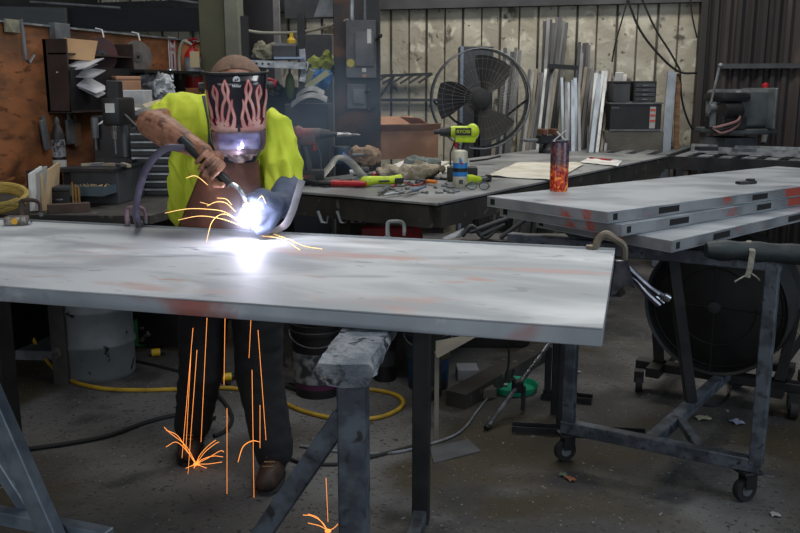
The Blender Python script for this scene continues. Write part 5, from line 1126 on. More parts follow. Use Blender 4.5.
b = B(M); b.tube(spl([(0, 0, 41*s), (-8*s, -.02, 44*s), (-13*s, -.02, 30*s), (-13*s, -.02, 8*s)], 6), .013, 8); part('hose', b, mat('pale_hose', '8d8c80', rough=.6), t)
b = B(M); b.box((0, 9*s, 18*s), (6*s, 3*s, 30*s)); part('bracket', b, m_dgrey, t)
# shelf on the plywood and its contents
zsf = Dp(145, 100, 6.0).z
t = thing('wall_shelf', 'dark shelf board on the plywood with bags and papers', 'shelf', Dp(145, 101, 6.2)); 
a = Xp(112, 100, XL+.02); c = Xp(186, 97, XL+.02)
za = 1.49; ya = Xp(108, 95, XL).y; yc = Xp(184, 95, XL).y-.05
b = B(); b.box((XL+.2, (ya+yc)/2, za), (.4, yc-ya, .025)); part('board', b, m_bw, t)
b = B(); b.box((XL+.15, (ya+yc)/2, za+.22), (.3, yc-ya, .02)); part('board', b, m_black, t); b = B(); b.box((XL+.36, yc, za+.11), (.04, .04, .25)); part('end_post', b, m_wood, t)
b = B(); b.box((XL+.03, (ya+yc)/2, za+.11), (.03, yc-ya, .22)); part('dark_backing', b, m_black, t)
def onshelf(px, off=.2): return (lambda p: V((p.x, p.y, za+.0135)))(Xp(px, 95, XL+off))
o = onshelf(126, .25); boxthing('cardboard_carton', 'brown carton with raised flaps on the wall shelf', 'box', o, (.17, .14, .17), .9, m_card, handle=False)
crumple(onshelf(153, .25), (.2, .26, .22), mat('clear_plastic_bag', 'a7abb0', '6f7277', sc_=14, rough=.3), 'crumpled clear plastic bag on the wall shelf', 'plastic bag', 'plastic_bag', 6, amp=.035)
o = onshelf(170, .25); t = thing('steel_ladle', 'shiny round steel scoop standing on the wall shelf', 'scoop', o); b = B(TR(o)); b.ell((0, 0, .17), (.04, .02, .065)); part('bowl', b, m_chrome, t); b = B(TR(o)); b.cyl((0, 0, 0), (0, 0, .12), .01, 8); part('handle', b, m_chrome, t)
# papers spilled below on cabinet top
f = 5.5; zc_ = Dp(130, 118, f).z
t, M, w_, h_ = dbox('black_cabinet', 'tall black storage cabinet on the side bench', 'cabinet', 98, 134, 116, 214, 5.35, .45, ZL)
b = B(M); b.box((0, 0, h_/2), (w_, .45, h_), bev=.005); part('body', b, m_black, t); b = B(M); b.box((0, -.235, h_*.5), (w_*.9, .015, h_*.9)); dd = part('door', b, mat('soot_black', '121214', '1b1b1d', sc_=5, rough=.45), t); b = B(M); b.box((w_*.35, -.25, h_*.5), (.015, .02, .1)); part('handle', b, m_grey, dd)
ztop = ZL+h_
b = B(); P_ = [Dp(98, 124, 5.25), Dp(122, 106, 5.35), Dp(142, 108, 5.4), Dp(126, 113, 5.3)]; b.slab(P_, .006); solo('paper_sheet', b, m_paper, 'white paper sheet drooping off the black cabinet top', 'paper')
t, M, w_, h_ = dbox('white_binder', 'white binder of papers on the black cabinet top', 'binder', 117, 143, 90, 106, 5.5, .2, ztop)
b = B(M); b.box((0, 0, h_/2), (w_, .2, h_), bev=.004); part('cover', b, mat('off_white', 'b9bbbb', '9fa1a2', sc_=6, rough=.7), t); b = B(M); b.box((.0, -.102, h_*.3), (w_*.9, .004, h_*.3)); part('page_edge', b, m_paper, t)
b = B(); b.slab([Dp(142, 104, 5.3), Dp(160, 99, 5.5), Dp(163, 101, 5.5), Dp(146, 108, 5.3)], .008); solo('beige_folder', b, mat('pale_tan', 'a39a80', rough=.8), 'beige folder sliding off beside the white binder', 'folder')
b = B(); 
for k in range(3): b.tube(spl([Dp(128+2*k, 124, 5.2), Dp(131+k, 119, 5.2), Dp(136, 122+k, 5.2)], 4), .006, 6)
solo('red_wire_bundle', b, m_red, 'small bundle of red wire above the drill press', 'wire')
# drill press
o = V((Dp(124, 190, 4.95).x, Dp(124, 190, 4.95).y, ZL)); t = thing('drill_press', 'black bench drill press standing before the cabinet', 'drill press', o, YAW); M = TR(o, YAW); s = 4.95/873
b = B(M); b.box((0, 0, .02), (.2, .26, .04), bev=.005); part('base', b, m_black, t)
b = B(M); b.cyl((0, .08, .03), (0, .08, .46), .022, 14); part('column', b, m_grey, t)
b = B(M); b.box((0, .0, .47), (.10, .30, .15), bev=.02, seg=2); b.box((0, -.06, .58), (.07, .1, .12), bev=.01); part('head', b, m_black, t)
b = B(M); b.cyl((0, -.1, .4), (0, -.1, .32), .022, 12, .014); part('chuck', b, m_chrome, t); b = B(M); b.cyl((0, -.1, .33), (0, -.1, .24), .005, 8); part('bit', b, m_grey, t)
b = B(M); b.cyl((.05, -.06, .45), (.14, -.12, .38), .008, 8); b.ell((.14, -.12, .38), (.016, .016, .016), n=10); part('feed_lever', b, m_dgrey, t)
b = B(M); b.box((0, -.152, .49), (.05, .006, .05)); part('label_plate', b, m_paper, t); b = B(M); b.box((0, -.05, .2), (.2, .2, .02)); part('table', b, m_dsteel, t)
# silver edged drawer unit
t, M, w_, h_ = dbox('drawer_unit', 'black drawer unit with pale drawer edges behind the welder elbow', 'cabinet', 134, 172, 128, 216, 4.9, .4, ZL-.02)
b = B(M); b.box((0, 0, h_/2), (w_, .4, h_), bev=.004); part('body', b, m_black, t)
nd = 8
for i in range(nd): 
    z = h_*(.08+.88*i/nd); b = B(M); b.box((0, -.205, z+h_*.035), (w_*.9, .02, h_*.075)); dd = part('drawer', b, m_dgrey, t); b = B(M); b.box((0, -.222, z+h_*.068), (w_*.86, .022, .009)); part('pull', b, m_lgrey, dd)
# tool chest with open drawer of drill bits
t, M, w_, h_ = dbox('bit_cabinet', 'small dark cabinet with an open blue drawer full of drill bits', 'cabinet', 76, 122, 170, 216, 4.55, .34, ZL, rz=-.12)
b = B(M); b.box((0, 0, h_/2), (w_, .34, h_), bev=.004); part('body', b, m_dgrey, t); b = B(M); b.box((0, -.02, h_+.004), (w_*1.06, .40, .014)); part('top_plate', b, m_dsteel, t)
b = B(M); b.box((w_*.1, -.24, h_*.42), (w_*.72, .16, .012)); b.box((w_*.1, -.318, h_*.48), (w_*.74, .008, .05)); b.box((-w_*.26, -.24, h_*.48), (.006, .16, .045)); b.box((w_*.46, -.24, h_*.48), (.006, .16, .045)); dd = part('drawer', b, mat('teal_grey_drawer', '3f4d55', rough=.5), t, label='open teal-grey drawer')
m_bits = mat('brassy_bits', 'b09a78', '7a6a52', sc_=60, rough=.4, metal=.4)
rnd = random.Random(3); pb = None
for i in range(34):
    p = M @ V((w_*.1+rnd.uniform(-.28, .28)*w_, -.24+rnd.uniform(-.06, .06), h_*.42+.018+rnd.uniform(0, .012)))
    if pb is None: b = B(TR(p)); b.cyl((-.014, 0, 0), (.014, 0, .004), .0055, 6, .003); pb = solo('drill_bit', b, m_bits, 'tiny brassy drill bit heaped in the open blue drawer', 'drill bit', 'drill bits in the open drawer', loc=p)
    else: c = pb.copy(); col.objects.link(c); c.location = p; c.rotation_euler = (rnd.uniform(-.3, .3), rnd.uniform(-.3, .3), rnd.uniform(0, 3))
for i in range(5):
    b = B(M); x = -w_*.4+i*w_*.19; b.bar((x, -.1+.02*i, h_+.02), (x+.09, -.02-.03*i, h_+.02), .022, .014); solo('steel_scrap', b, m_grey if i % 2 else mat('pale_tan2', '8f8674', rough=.7), ['leftmost scrap', 'second scrap', 'middle scrap', 'fourth scrap', 'rightmost scrap'][i]+' of flat steel lying on the bit cabinet', 'scrap', 'scraps on the bit cabinet')
# spray bottle with label, pliers, cans
zl2 = Dp(60, 166, 5.25).z
b = B(); a = Dp(40, 167, 5.2); c = Dp(84, 167, 5.2); b.bar(V((a.x, a.y, zl2-.012)), V((c.x, c.y, zl2-.012)), .2, .02); b.bar(P2(a, ZL)+RT*.02, P2(a, zl2-.02)+RT*.02, .03, .2, up=RT); b.bar(P2(c, ZL)-RT*.02, P2(c, zl2-.02)-RT*.02, .03, .2, up=RT)
solo('small_riser_shelf', b, m_bw, 'small dark riser shelf on the side bench under the aerosol', 'shelf')
o = V((Dp(60, 166, 5.2).x, Dp(60, 166, 5.2).y, zl2)); s = 5.2/873; t = thing('aerosol_bottle', 'black aerosol with white label on the riser shelf', 'bottle', o); M = TR(o)
b = B(M); b.lathe([(6.5*s, 0), (6.5*s, 32*s), (4*s, 38*s), (2.5*s, 42*s)], n=20); part('bottle_body', b, m_black, t); b = B(M); b.lathe([(6.6*s, 10*s), (6.6*s, 27*s)], n=20, cap=False); part('label_wrap', b, mat('label_mottled', '8f9094', '2c2c30', sc_=45, rough=.5), t); b = B(M); b.lathe([(6.6*s, 0), (6.6*s, 7*s)], n=20, cap=False); part('lower_label', b, m_paper, t)
b = B(M); b.lathe([(2.6*s, 41*s), (2.6*s, 46*s), (1*s, 49*s)], n=12); part('cap', b, m_dgrey, t)
for x, y, lab in ((45, 135, 'grey pliers hanging beside the aerosol'), (70, 132, 'flat steel plate hanging right of the aerosol'), (77, 134, 'rusty flat bar hanging right of the steel plate')):
    p = Xp(x, y, XL+.03); b = B(); b.box(p, (.02, .07 if x != 45 else .05, .16 if x != 45 else .19), bev=.004, rx=.15 if x == 45 else 0); b.box(p+V((0, 0, .10)), (.015, .02, .05)); solo('hanging_tool', b, m_grey if x != 77 else mat('rust_bar', '5f4733', rough=.7), lab, 'tool', 'tools hung on the plywood')
o = V((Dp(96, 150, 5.2).x, Dp(96, 150, 5.2).y, ZL)); t = thing('air_tool', 'slim silver air tool hanging below the organiser corner', 'tool', o); p = Dp(95, 128, 5.3); b = B(); b.cyl(p+UP*.06, p-UP*.06, .022, 12); t.location = p-UP*.15; WM[t.name] = TR(p-UP*.15); part('barrel', b, m_grey, t); b = B(); b.cyl(p-UP*.06, p-UP*.13, .008, 8); part('tip', b, m_grey, t)
# leaning cardboard sheets
for i, (x, mm, lab) in enumerate(((30, m_paper, 'white edged board leaning leftmost on the side bench'), (35, mat('grey_board', '8d8b86', rough=.8), 'grey board leaning behind the tan cardboard'), (42, mat('tan_board', 'b79f7c', 'a38b69', sc_=4, rough=.8), 'tan cardboard sheet leaning on the side bench'))):
    a = Zp(x, 213, ZL); f = depth(a)+.02*i; wd_ = .035 if i < 2 else .0
    P_ = [Dp(x, 211, f), Dp(x+(7 if i < 2 else 14), 211-(1 if i < 2 else 4), f+(.05 if i < 2 else .25)), Dp(x+(10 if i < 2 else 16), 166 if i < 2 else 162, f+(.05 if i < 2 else .30)), Dp(x-2, 174, f)]
    b = B(); b.slab(P_, .006, d=RT*.010+FW*.004); solo('cardboard_sheet', b, mm, lab, 'cardboard', 'boards leaning on the side bench')
# index boxes
for i, (x0, x1, y0, lab) in enumerate(((48, 60, 187, 'black index box at the left on the side bench'), (61, 69, 187, 'narrow black index box beside the first'))):
    t, M, w_, h_ = dbox('index_box', lab, 'box', x0, x1, y0, 214, 4.4, .12, ZL, grp='index boxes on the side bench'); b = B(M); b.box((0, 0, h_*.4), (w_, .12, h_*.8), bev=.003); part('body', b, m_black, t); b = B(M); b.box((0, 0, h_*.9), (w_*1.02, .122, h_*.18), bev=.003); part('lid', b, m_dgrey, t)
for i in range(3):
    p = Zp(74+3*i, 210, ZL); b = B(TR(p)); b.lathe([(.006, 0), (.009, .03), (.005, .05), (.008, .09), (.004, .14-.01*i)], n=10); solo('brass_reamer', b, mat('brass2', '8b6c42', rough=.4, metal=.6), ['left', 'middle', 'right'][i]+' brass spindle standing beside the index boxes', 'spindle', 'brass spindles on the side bench')
b = B(); b.bar(Zp(48, 213.5, ZL)+UP*.022, Zp(90, 211, ZL)+UP*.022, .05, .042); solo('timber_block', b, mat('brown_timber', '4a3930', '362a24', sc_=8, rough=.8), 'brown timber block along the front of the side bench', 'timber')
b = B(); b.tube(spl([Zp(50, 206, ZL)+UP*.05, Zp(60, 208, ZL)+UP*.04, Zp(78, 206, ZL)+UP*.05], 5), .008, 6); solo('pale_hose_piece', b, m_grey, 'pale tube lying behind the timber block', 'tube')
# yellow hose coil
m_yh = mat('dusty_yellow_hose', 'a8924a', '8b7838', sc_=10, rough=.6)
p = Zp(-6, 214, ZL); b = B(); pts = []
for i in range(70): a = i/70*2*PI*4; rr = .17+.004*i/70*4; pts.append(p+V((math.cos(a)*rr, math.sin(a)*rr*.5, .055+math.sin(a)*.045+.0+.02*(i/70)*2)))
b.tube(pts, .014, 8); solo('hose_coil', b, m_yh, 'coil of dusty yellow hose on the side bench at left', 'hose')

# ================================================================ behind the welder: shelf rack
f = 6.1
t = thing('rack_shelf', 'grey perforated shelf rail behind the helmet, loaded with oddments', 'shelf', Dp(292, 68, f)); a = Dp(246, 63, f); c = Dp(306, 66, f)
b = B(); b.bar(a, c, .02, .045); rl = part('front_rail', b, m_lgrey, t)
b = B()
for x in (258, 265, 272): pass
b.bar(a+FW*.2+UP*.01, c+FW*.2+UP*.01, .38, .02); part('shelf_board', b, m_bw, t)
for k in (.1, .2, .3): p = lerp(a, c, k+.08); b = B(); b.cyl(p-FW*.012, p-FW*.009, .008, 10); part('bolt_hole', b, m_hole, t)
b = B(); p = Dp(302, 66, f+.1); b.bar(P2(p, 0), P2(p, 2.1), .05, .05, up=RT); part('upright', b, m_dsteel, t)
b = B(); p = Dp(246, 66, f+.4); b.bar(P2(p, 0), P2(p, 2.1), .05, .05, up=RT); part('upright', b, m_dsteel, t)
b = B(); p = Dp(276, 120, f+.35); b.box((p.x, p.y, .8), (.44, .02, 1.6), rz=YAW); part('dark_backing', b, mat('void_dark', '1a1c20', '121316', sc_=4, rough=.7), t)  # dark sheet standing in for the shaded void below the shelf
for z in (1.1, .7): p = Dp(276, 120, f+.2); b = B(); b.box((p.x, p.y, z), (.44, .38, .02), rz=YAW); part('shelf_board', b, m_dsteel, t)
zs_ = a.z+.022
def os(px, ff=f+.15): p = Dp(px, 66, ff); return V((p.x, p.y, zs_+.002))
t = thing('battery_pack', 'dark grey battery pack on the shelf behind the welder', 'battery', os(286)); M = TR(os(286), YAW); b = B(M); b.box((0, 0, .05), (.17, .12, .10), bev=.006); part('case', b, m_dgrey, t); b = B(M); b.box((0, 0, .104), (.15, .1, .012)); part('lid', b, m_grey, t)
crumple(os(270), (.17, .12, .14), mat('olive_glove', '7d7b66', '5b5a4b', sc_=9, rough=.8), 'crumpled olive glove on the shelf behind the welder', 'glove', 'cloth_glove', 9, vox=.008)
t = thing('yellow_bottle', 'small yellow bottle on the battery pack shelf', 'bottle', os(292, f+.26)); M = TR(os(292, f+.26)); b = B(M); b.lathe([(.03, 0), (.03, .14), (.015, .16)], n=16); part('bottle_body', b, m_yel, t); b = B(M); b.lathe([(.014, .16), (.012, .19)], n=12); part('nozzle', b, m_yel, t)
crumple(os(260), (.09, .08, .06), m_grey, 'small grey lump at the left of the shelf behind the welder', 'scrap', 'metal_lump', 12, vox=.008)
b = B(); p = os(290, f+.0); b.box(p+UP*.008, (.2, .1, .014), rz=YAW); solo('blue_notepad', b, mat('pale_blue', '8698b0', rough=.7), 'pale blue notepad lying on the shelf front', 'notepad')
# hanging below the shelf
b = B(); b.cyl(Dp(266, 84, f), Dp(276, 84, f), .02, 10); b.tube([Dp(264, 80, f), Dp(270, 79, f), Dp(277, 82, f)], .012, 6); solo('red_hanging_tool', b, m_red, 'red tool hanging under the shelf right of the helmet', 'tool')
crumple(Dp(272, 97, f+.1), (.1, .1, .13), m_black, 'black bundle hanging under the shelf', 'bag', 'black_bundle', 2, vox=.01)
b = B(); p = Dp(290, 86, f+.1); b.ell(p, (.035, .03, .09), n=12); solo('green_bundle', b, mat('dark_green', '39461f', rough=.8), 'dark green bundle hanging under the shelf', 'bundle')
for i, (a, c, lab, mm) in enumerate((((301, 35), (304, 72), 'pale slat leaning highest right of the shelf', m_lgrey), ((306, 62), (302, 82), 'short pale slat right of the shelf', m_lgrey), ((303, 92), (312, 70), 'olive slat leaning beside the lime jacket', mat('olive_slat', '84866a', rough=.7)), ((328, 72), (306, 88), 'olive strip crossing behind the blue tarp', mat('olive_slat', '84866a')))):
    b = B(); b.bar(Dp(*a, 6.2), Dp(*c, 6.15), .04, .012, up=FW); solo('thin_slat', b, mm, lab, 'slat', 'thin slats beside the rear shelf')
crumple(Dp(319, 78, 6.9), (.20, .12, .22), mat('faded_lime_jacket', '8b9444', '6f7836', sc_=8, rough=.8), 'faded lime jacket hung left of the electrical post', 'jacket', 'work_jacket', 15)
crumple(Dp(320, 90, 6.5), (.22, .12, .16), mat('blue_tarp', '1f5f9a', '1a4f82', sc_=8, rough=.5), 'bright blue tarp bundle left of the electrical post', 'tarp', 'blue_tarp', 16)
t, M, w_, h_ = dbox('filing_cabinet', 'pale slate filing cabinet left of the electrical post', 'cabinet', 306, 332, 34, 150, 7.3, .4, 0); b = B(M); b.box((0, 0, h_/2), (w_, .4, h_), bev=.004); part('body', b, mat('slate_pale', '55585e', '484b51', sc_=3, rough=.6), t); b = B(M); b.box((0, -.205, h_*.7), (w_*.9, .012, h_*.5)); part('door', b, mat('slate_pale', '55585e'), t)
t, M, w_, h_ = dbox('dark_cabinet', 'dark blue-grey cabinet under the grey scoops', 'cabinet', 286, 328, 104, 160, 5.9, .4, 0); b = B(M); b.box((0, 0, h_/2), (w_, .4, h_), bev=.004); part('body', b, mat('night_blue', '20262e', '181c22', sc_=4, rough=.6), t); b = B(M); b.box((0, -.205, h_*.8), (w_*.92, .012, h_*.3)); part('drawer', b, mat('night_blue', '20262e'), t)
zc2 = h_
def scoop(px0, py0, px1, py1, fz, label):
    a = Dp(px0, py0, fz); c = Dp(px1, py1, fz)
    def g(u, v): p = lerp(a, c, u); return p+UP*(.05*math.sin(PI*u))*(1-.3*v)+FW*(v*.12)+UP*(.04*math.sin(v*PI))
    b = B(); b.sheet(g, 12, 6, .005); solo('sheet_metal_scoop', b, m_grey, label, 'scoop', 'sheet metal pieces on the dark cabinet', ang=80)
scoop(291, 108, 327, 103, 5.75, 'wide curved grey sheet lowest on the dark cabinet'); scoop(296, 100, 324, 97, 5.85, 'upper curved grey sheet on the dark cabinet')
b = B(TR(Dp(293, 146, 5.3))); b.lathe([(.03, -.4), (.03, .03), (.012, .05), (.008, .09)], n=14); solo('white_squeeze_bottle', b, m_white, 'pale squeeze bottle between welder and impact wrench', 'bottle')

# ================================================================ FLOOR
o = Zp(99, 372, 0); f = depth(o); s = f/873; t = thing('steel_drum', 'pale grey dented steel drum with black chips under the door', 'drum', o); M = TR(o)
r = 37.5*s; hD = 100*s
m_drum = mat('chipped_grey_paint', '64686b', '505558', sc_=3, rough=.5, spots=[('101012', 11, .64, .66), ('101012', 5, .70, .72)])
pr = [(r*.97, 0), (r, .01), (r, .03)]; 
for zr in (.36, .72): pr += [(r, hD*zr-.02), (r*1.045, hD*zr-.006), (r*1.045, hD*zr+.006), (r, hD*zr+.02)]
pr += [(r, hD-.02), (r*1.03, hD-.01), (r*1.03, hD), (r*.96, hD), (r*.96, hD-.02), (.001, hD-.02)]
b = B(M); b.lathe(pr, n=40); part('drum_shell', b, m_drum, t, ang=50)
b = B(TR(o+V((.1, .05, hD-.02)))); b.lathe([(.03, 0), (.03, .012), (.001, .013)], n=16); part('bung', b, m_dgrey, t)
# base plate w/ post left of the drum
o = Zp(42, 352, 0); t = thing('post_stand', 'dark post on a square floor plate left of the drum', 'stand', o); b = B(TR(o, .2)); b.box((0, 0, .03), (.3, .34, .06), bev=.004); part('base_plate', b, m_grey, t); b = B(); p = Zp(57, 344, 0.05); b.bar(P2(p, .06), P2(p, .75), .07, .05, up=RT); part('post', b, m_dsteel, t)
def fl_tube(name, pts, r, m, label, cat, z=None, **k):
    P_ = [Zp(x, y, (z or r)+(h_[0] if h_ else 0)) for x, y, *h_ in pts]; b = B(); b.tube(spl(P_, 8), r, 8); return solo(name, b, m, label, cat, **k)
m_hose = mat('yellow_air_hose', 'ab8a22', '8b6f1c', sc_=8, rough=.5)
fl_tube('air_hose', [(17, 306, .30), (31, 334, .10), (44, 357), (66, 378), (100, 388), (140, 390), (180, 389), (230, 388), (270, 396), (300, 410), (340, 419), (380, 417), (402, 406), (398, 396), (375, 390), (345, 390)], .011, m_hose, 'yellow air hose snaking over the floor behind the boots', 'hose')
m_cab = mat('black_cable', '0f0f10', rough=.7)
fl_tube('black_cable', [(-10, 455), (28, 449), (70, 443), (110, 435), (150, 421), (185, 414), (215, 418)], .011, m_cab, 'black cable on the floor at the left behind the trestle brace', 'cable')
fl_tube('black_cable', [(278, 452), (300, 462), (340, 464), (375, 456), (420, 444)], .008, m_cab, 'black cable looping from the right boot to the centre trestle', 'cable')
fl_tube('grey_cable', [(300, 446), (345, 452), (390, 453), (430, 444), (460, 432), (478, 410), (492, 392)], .007, m_grey, 'thin grey cable running to the green lid', 'cable')
fl_tube('black_cable', [(215, 392), (226, 404), (232, 418), (226, 430), (214, 436)], .010, m_cab, 'short black cable loop between the boots', 'cable')
fl_tube('black_cable', [(120, 358), (150, 364), (190, 374), (230, 384)], .008, m_cab, 'black cable along the floor right of the drum', 'cable')
fl_tube('black_cable', [(716, 372), (728, 384), (727, 398), (716, 405), (704, 405)], .007, m_cab, 'black cable loop beneath the drum fan', 'cable')
for i, (x, y, lab) in enumerate(((157, 352, 'round yellow plug on the floor right of the drum'), (228, 377, 'round yellow plug on the floor between the legs'))):
    o = Zp(x, y+4, 0); t = thing('yellow_plug', lab, 'plug', o, 0, 'yellow plugs on the floor'); M = TR(o, YAW+.3); b = B(M); b.cyl((-.03, 0, .024), (.02, 0, .024), .023, 14); part('body', b, m_yel, t); b = B(M); b.cyl((.02, 0, .024), (.05, 0, .022), .012, 10); part('collar', b, m_black, t)
o = Zp(141, 346, 0); t = thing('green_reel', 'round green reel beside the drum', 'reel', o); M = TR(o+UP*.10, YAW+.9, PI/2); b = B(M); b.lathe([(.10, -.03), (.10, -.02), (.04, -.015), (.04, .015), (.10, .02), (.10, .03)], n=24); part('spool', b, mat('reel_green', '1b5b3a', rough=.5), t); b = B(M); b.lathe([(.03, .031), (.03, .036)], n=14); part('hub', b, m_dgrey, t)
crumple(Zp(156, 345, 0), (.18, .14, .16), mat('red_grey_bag', '6f5a5a', '4b4447', sc_=9, rough=.6), 'small red and grey bag on the floor right of the green reel', 'bag', 'tool_bag', 21)
def bucket(x0, x1, ytop, ybot, label, body, bands, handle=True):
    o = Zp((x0+x1)/2, ybot-6, 0); f = depth(o); s = f/873; r = (x1-x0)/2*s; h = (ybot-ytop)*s*1.02; t = thing('plastic_bucket', label, 'bucket', o); M = TR(o)
    b = B(M); b.lathe([(r*.86, 0), (r*.98, h*.86), (r*1.04, h*.87), (r*1.04, h*.91), (r, h*.92), (r*1.02, h), (r*.95, h), (r*.80, .02)], n=32); bd = part('pail', b, body, t)
    for z0, z1, mm, nm in bands:
        b = B(M); b.lathe([(r*(.865+.12*z0/.86), h*z0), (r*(.865+.12*z1/.86), h*z1)], n=32, cap=False); part(nm, b, mm, bd)
    if handle: b = B(M @ TR((0, 0, h*.88), YAW)); b.tube([(r*1.05*math.cos(a), -r*1.05*math.sin(a)*.9, -.45*r*math.sin(a)) for a in [i*PI/14 for i in range(15)]], .004, 6); part('bail', b, m_grey, t)
bucket(291, 346, 322, 398, 'black bucket with pale label and purple stripe under the door', m_black, [(.2, .62, mat('label_grey', '33363a', '8a8d90', sc_=16, rough=.5, det=2), 'label_wrap'), (.12, .19, mat('purple_stripe', '4c1e3f', rough=.5), 'purple_stripe')])
bucket(404, 452, 328, 392, 'dark blue and ochre bucket behind the trestle leg', mat('navy_pail', '16202e', rough=.5), [(.12, .5, mat('pail_blue', '173f5f', '102437', sc_=10, rough=.5), 'blue_band'), (.52, .8, mat('pail_ochre', '4f4a22', '2a3a44', sc_=9, rough=.6), 'ochre_band')])
bucket(372, 398, 330, 385, 'small black bucket between the crusted beam and trestle leg', m_black, [(.3, .6, m_dgrey, 'label_wrap')], False)
o = Zp(514, 389, 0); f = depth(o); t = thing('round_tray', 'bright green round tray on the floor under the steel rod', 'tray', o); r = 25/873*f; M = TR(o)
b = B(M); b.lathe([(.001, .004), (r*.9, .004), (r*.96, .03), (r, .032), (r, .026), (r*.93, .0), (.001, 0)], n=40); part('tray', b, mat('emerald_plastic', '1f9a72', '178562', sc_=6, rough=.35), t)
for i, (dx, dy, lab) in enumerate(((-.05, .02, 'left'), (.04, -.02, 'right'), (0, .05, 'rear'))): b = B(TR(o+V((dx, dy, .005)), i)); b.box((0, 0, .008), (.03, .02, .015), bev=.002); solo('loose_nut', b, m_lgrey, lab+' loose nut lying in the green tray', 'nut', 'nuts in the green tray')
a = Zp(487, 427, .015); c = Dp(549, 344, depth(Zp(549, 395, 0))); t = thing('steel_rod', 'bright steel rod propped at an angle over the green tray', 'rod', a)
b = B(); b.cyl(a, c, .0125, 14); part('tube', b, m_chrome, t); b = B(); b.cyl(a-(c-a).normalized()*.01, a+(c-a).normalized()*.015, .014, 12); part('end_cap', b, m_black, t)
m_ = lerp(a, c, .47); b = B(); b.box(m_, (.05, .05, .06), rz=.5, bev=.006); b.bar(P2(m_+RT*.03, .01), m_+RT*.03, .02, .02, up=RT); b.tube([m_+UP*.02, m_-RT*.03+UP*.05, m_-RT*.02+UP*.09], .006, 6); part('clamp_block', b, m_dsteel, t)
b = B(); b.bar(P2(c+RT*.0, 0), c-UP*.015, .03, .03, up=RT); part('rear_prop', b, m_dsteel, t)
fl_tube('bent_wire_stand', [(497, 386), (507, 372, .08), (509, 352, .25), (506, 342, .33)], .006, m_dsteel, 'thin bent dark wire rising behind the green tray', 'wire')
def dblock(name, label, cat, x, y, d, rz, m): o = Zp(x, y, 0); b = B(TR(o, rz)); b.box((0, 0, d[2]/2), d, bev=.005); return solo(name, b, m, label, cat)
dblock('paver_block', 'small beige block left of the green tray', 'block', 484, 396, (.11, .10, .055), .5, mat('beige_block', '6d665b', '57524a', sc_=12, rough=.85))
dblock('white_tile_box', 'pale flat box behind the beige block', 'box', 467, 378, (.12, .12, .07), .3, mat('pale_tile', '76787b', rough=.7))
P_ = [Zp(430, 449), Zp(468, 440), Zp(481, 452), Zp(434, 464)]; b = B(); b.slab([p+UP*.006 for p in P_], .006); solo('floor_plate', b, mat('dull_plate', '55575b', '47494c', sc_=6, rough=.5, metal=.3), 'thin grey steel plate lying right of the centre trestle', 'plate')
def chan(a, c, w_, h_, label, m=m_dsteel):
    A = Zp(*a, 0); Cc = Zp(*c, 0); t = thing('steel_channel', label, 'channel', (A+Cc)/2, 0, 'channels lying on the floor'); b = B(); b.bar(A+UP*.004, Cc+UP*.004, w_, .006); part('web', b, m, t)
    d = (Cc-A).normalized(); n = V((-d.y, d.x, 0))
    for s_ in (-1, 1): b = B(); b.bar(A+n*s_*w_/2+UP*h_/2, Cc+n*s_*w_/2+UP*h_/2, .005, h_); part('flange', b, m, t)
chan((512, 430), (646, 437), .06, .03, 'long dark steel channel lying across under the cart rail'); chan((542, 397), (592, 402), .07, .03, 'short dark channel lying right of the green tray')
chan((300, 391), (240, 372), .05, .02, 'rusty channel piece behind the right trouser leg', m_bw)
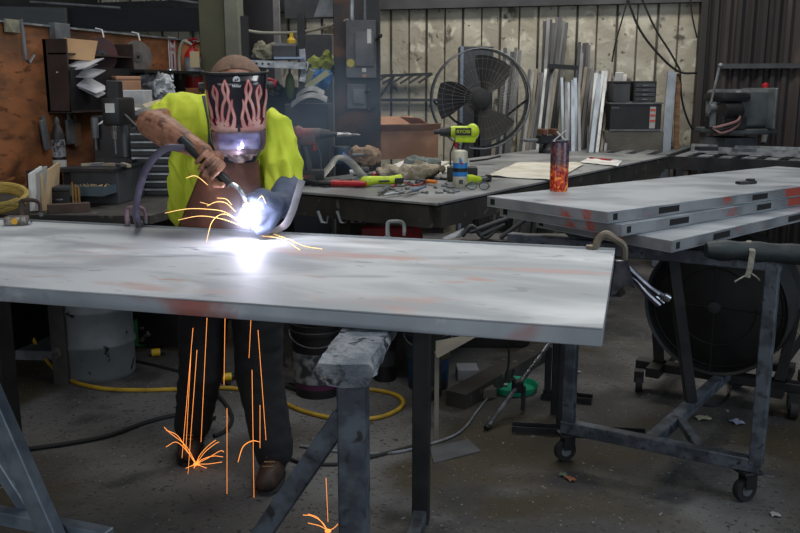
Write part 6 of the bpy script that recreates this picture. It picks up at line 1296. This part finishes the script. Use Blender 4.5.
# scrap timber under the workbench
b = B(); b.bar(Zp(456, 400, .04), Zp(540, 352, .04), .12, .08); solo('timber_baulk', b, m_bw, 'dark timber lying under the workbench behind the beige block', 'timber')
b = B(); b.slab([Dp(436, 344, 3.9), Dp(478, 336, 3.9), Dp(438, 358, 3.75), Dp(436, 356, 3.75)], .01, d=FW*.05); b.bar(Dp(437, 352, 3.8), P2(Dp(437, 352, 3.8), 0), .02, .02, up=RT); solo('leaning_sheet', b, mat('cream_sheet', '7b776c', '67645b', sc_=5, rough=.7), 'cream sheet offcut leaning beside the trestle leg below the door', 'sheet')
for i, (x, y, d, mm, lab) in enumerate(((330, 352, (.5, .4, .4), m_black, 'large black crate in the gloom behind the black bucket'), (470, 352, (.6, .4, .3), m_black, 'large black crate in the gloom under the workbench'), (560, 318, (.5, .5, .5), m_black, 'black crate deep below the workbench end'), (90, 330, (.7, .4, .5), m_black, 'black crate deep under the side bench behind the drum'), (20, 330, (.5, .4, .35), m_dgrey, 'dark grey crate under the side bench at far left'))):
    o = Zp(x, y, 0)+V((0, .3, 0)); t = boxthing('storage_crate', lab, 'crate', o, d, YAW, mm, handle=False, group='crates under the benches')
# small floor litter
rnd = random.Random(8)
m_lit = mat('pale_chip', '858583', rough=.6)
lit = [((570, 480), (.03, .045), mat('orange_paper', '7c4a33', rough=.8), 'small orange-brown paper scrap on the floor before the cart'), ((563, 476), (.03, .03), mat('leaf_green', '55604a', rough=.8), 'small grey-green leaf on the floor by the orange scrap'), ((703, 419), (.07, .05), mat('printed_scrap', '8b8779', rough=.7), 'crumpled printed scrap under the cart'), ((737, 423), (.06, .05), mat('bluish_scrap', '8a8fa6', rough=.7), 'bluish paper scrap under the cart'), ((775, 516), (.035, .03), m_lit, 'white chip on the floor at lower right'), ((576, 373), (.05, .03), m_lit, 'white scrap on the floor behind the cart leg')]
for (x, y), d, mm, lab in lit:
    o = Zp(x, y, 0); b = B(TR(o, rnd.uniform(0, 3))); b.sheet(lambda u, v: V(((u-.5)*d[0], (v-.5)*d[1], .004+.008*abs(math.sin(u*4+v*3)))), 6, 4, .0015); solo('paper_scrap', b, mm, lab, 'scrap', None, ang=80)
pb = None
for i in range(55):
    while True:
        x = rnd.uniform(20, 790); y = rnd.uniform(350, 530)
        if not (160 < x < 300 and y < 500): break
    p = Zp(x, y, 0)
    if pb is None: b = B(TR(p)); b.box((0, 0, .002), (.012, .003, .002)); pb = solo('metal_shaving', b, m_lit, 'tiny bright metal shaving on the concrete floor', 'shaving', 'metal shavings on the floor', loc=p)
    else: c = pb.copy(); col.objects.link(c); c.location = p; c.rotation_euler = (0, 0, rnd.uniform(0, 3)); k_ = rnd.uniform(.5, 1.2); c.scale = (k_, k_, 1)
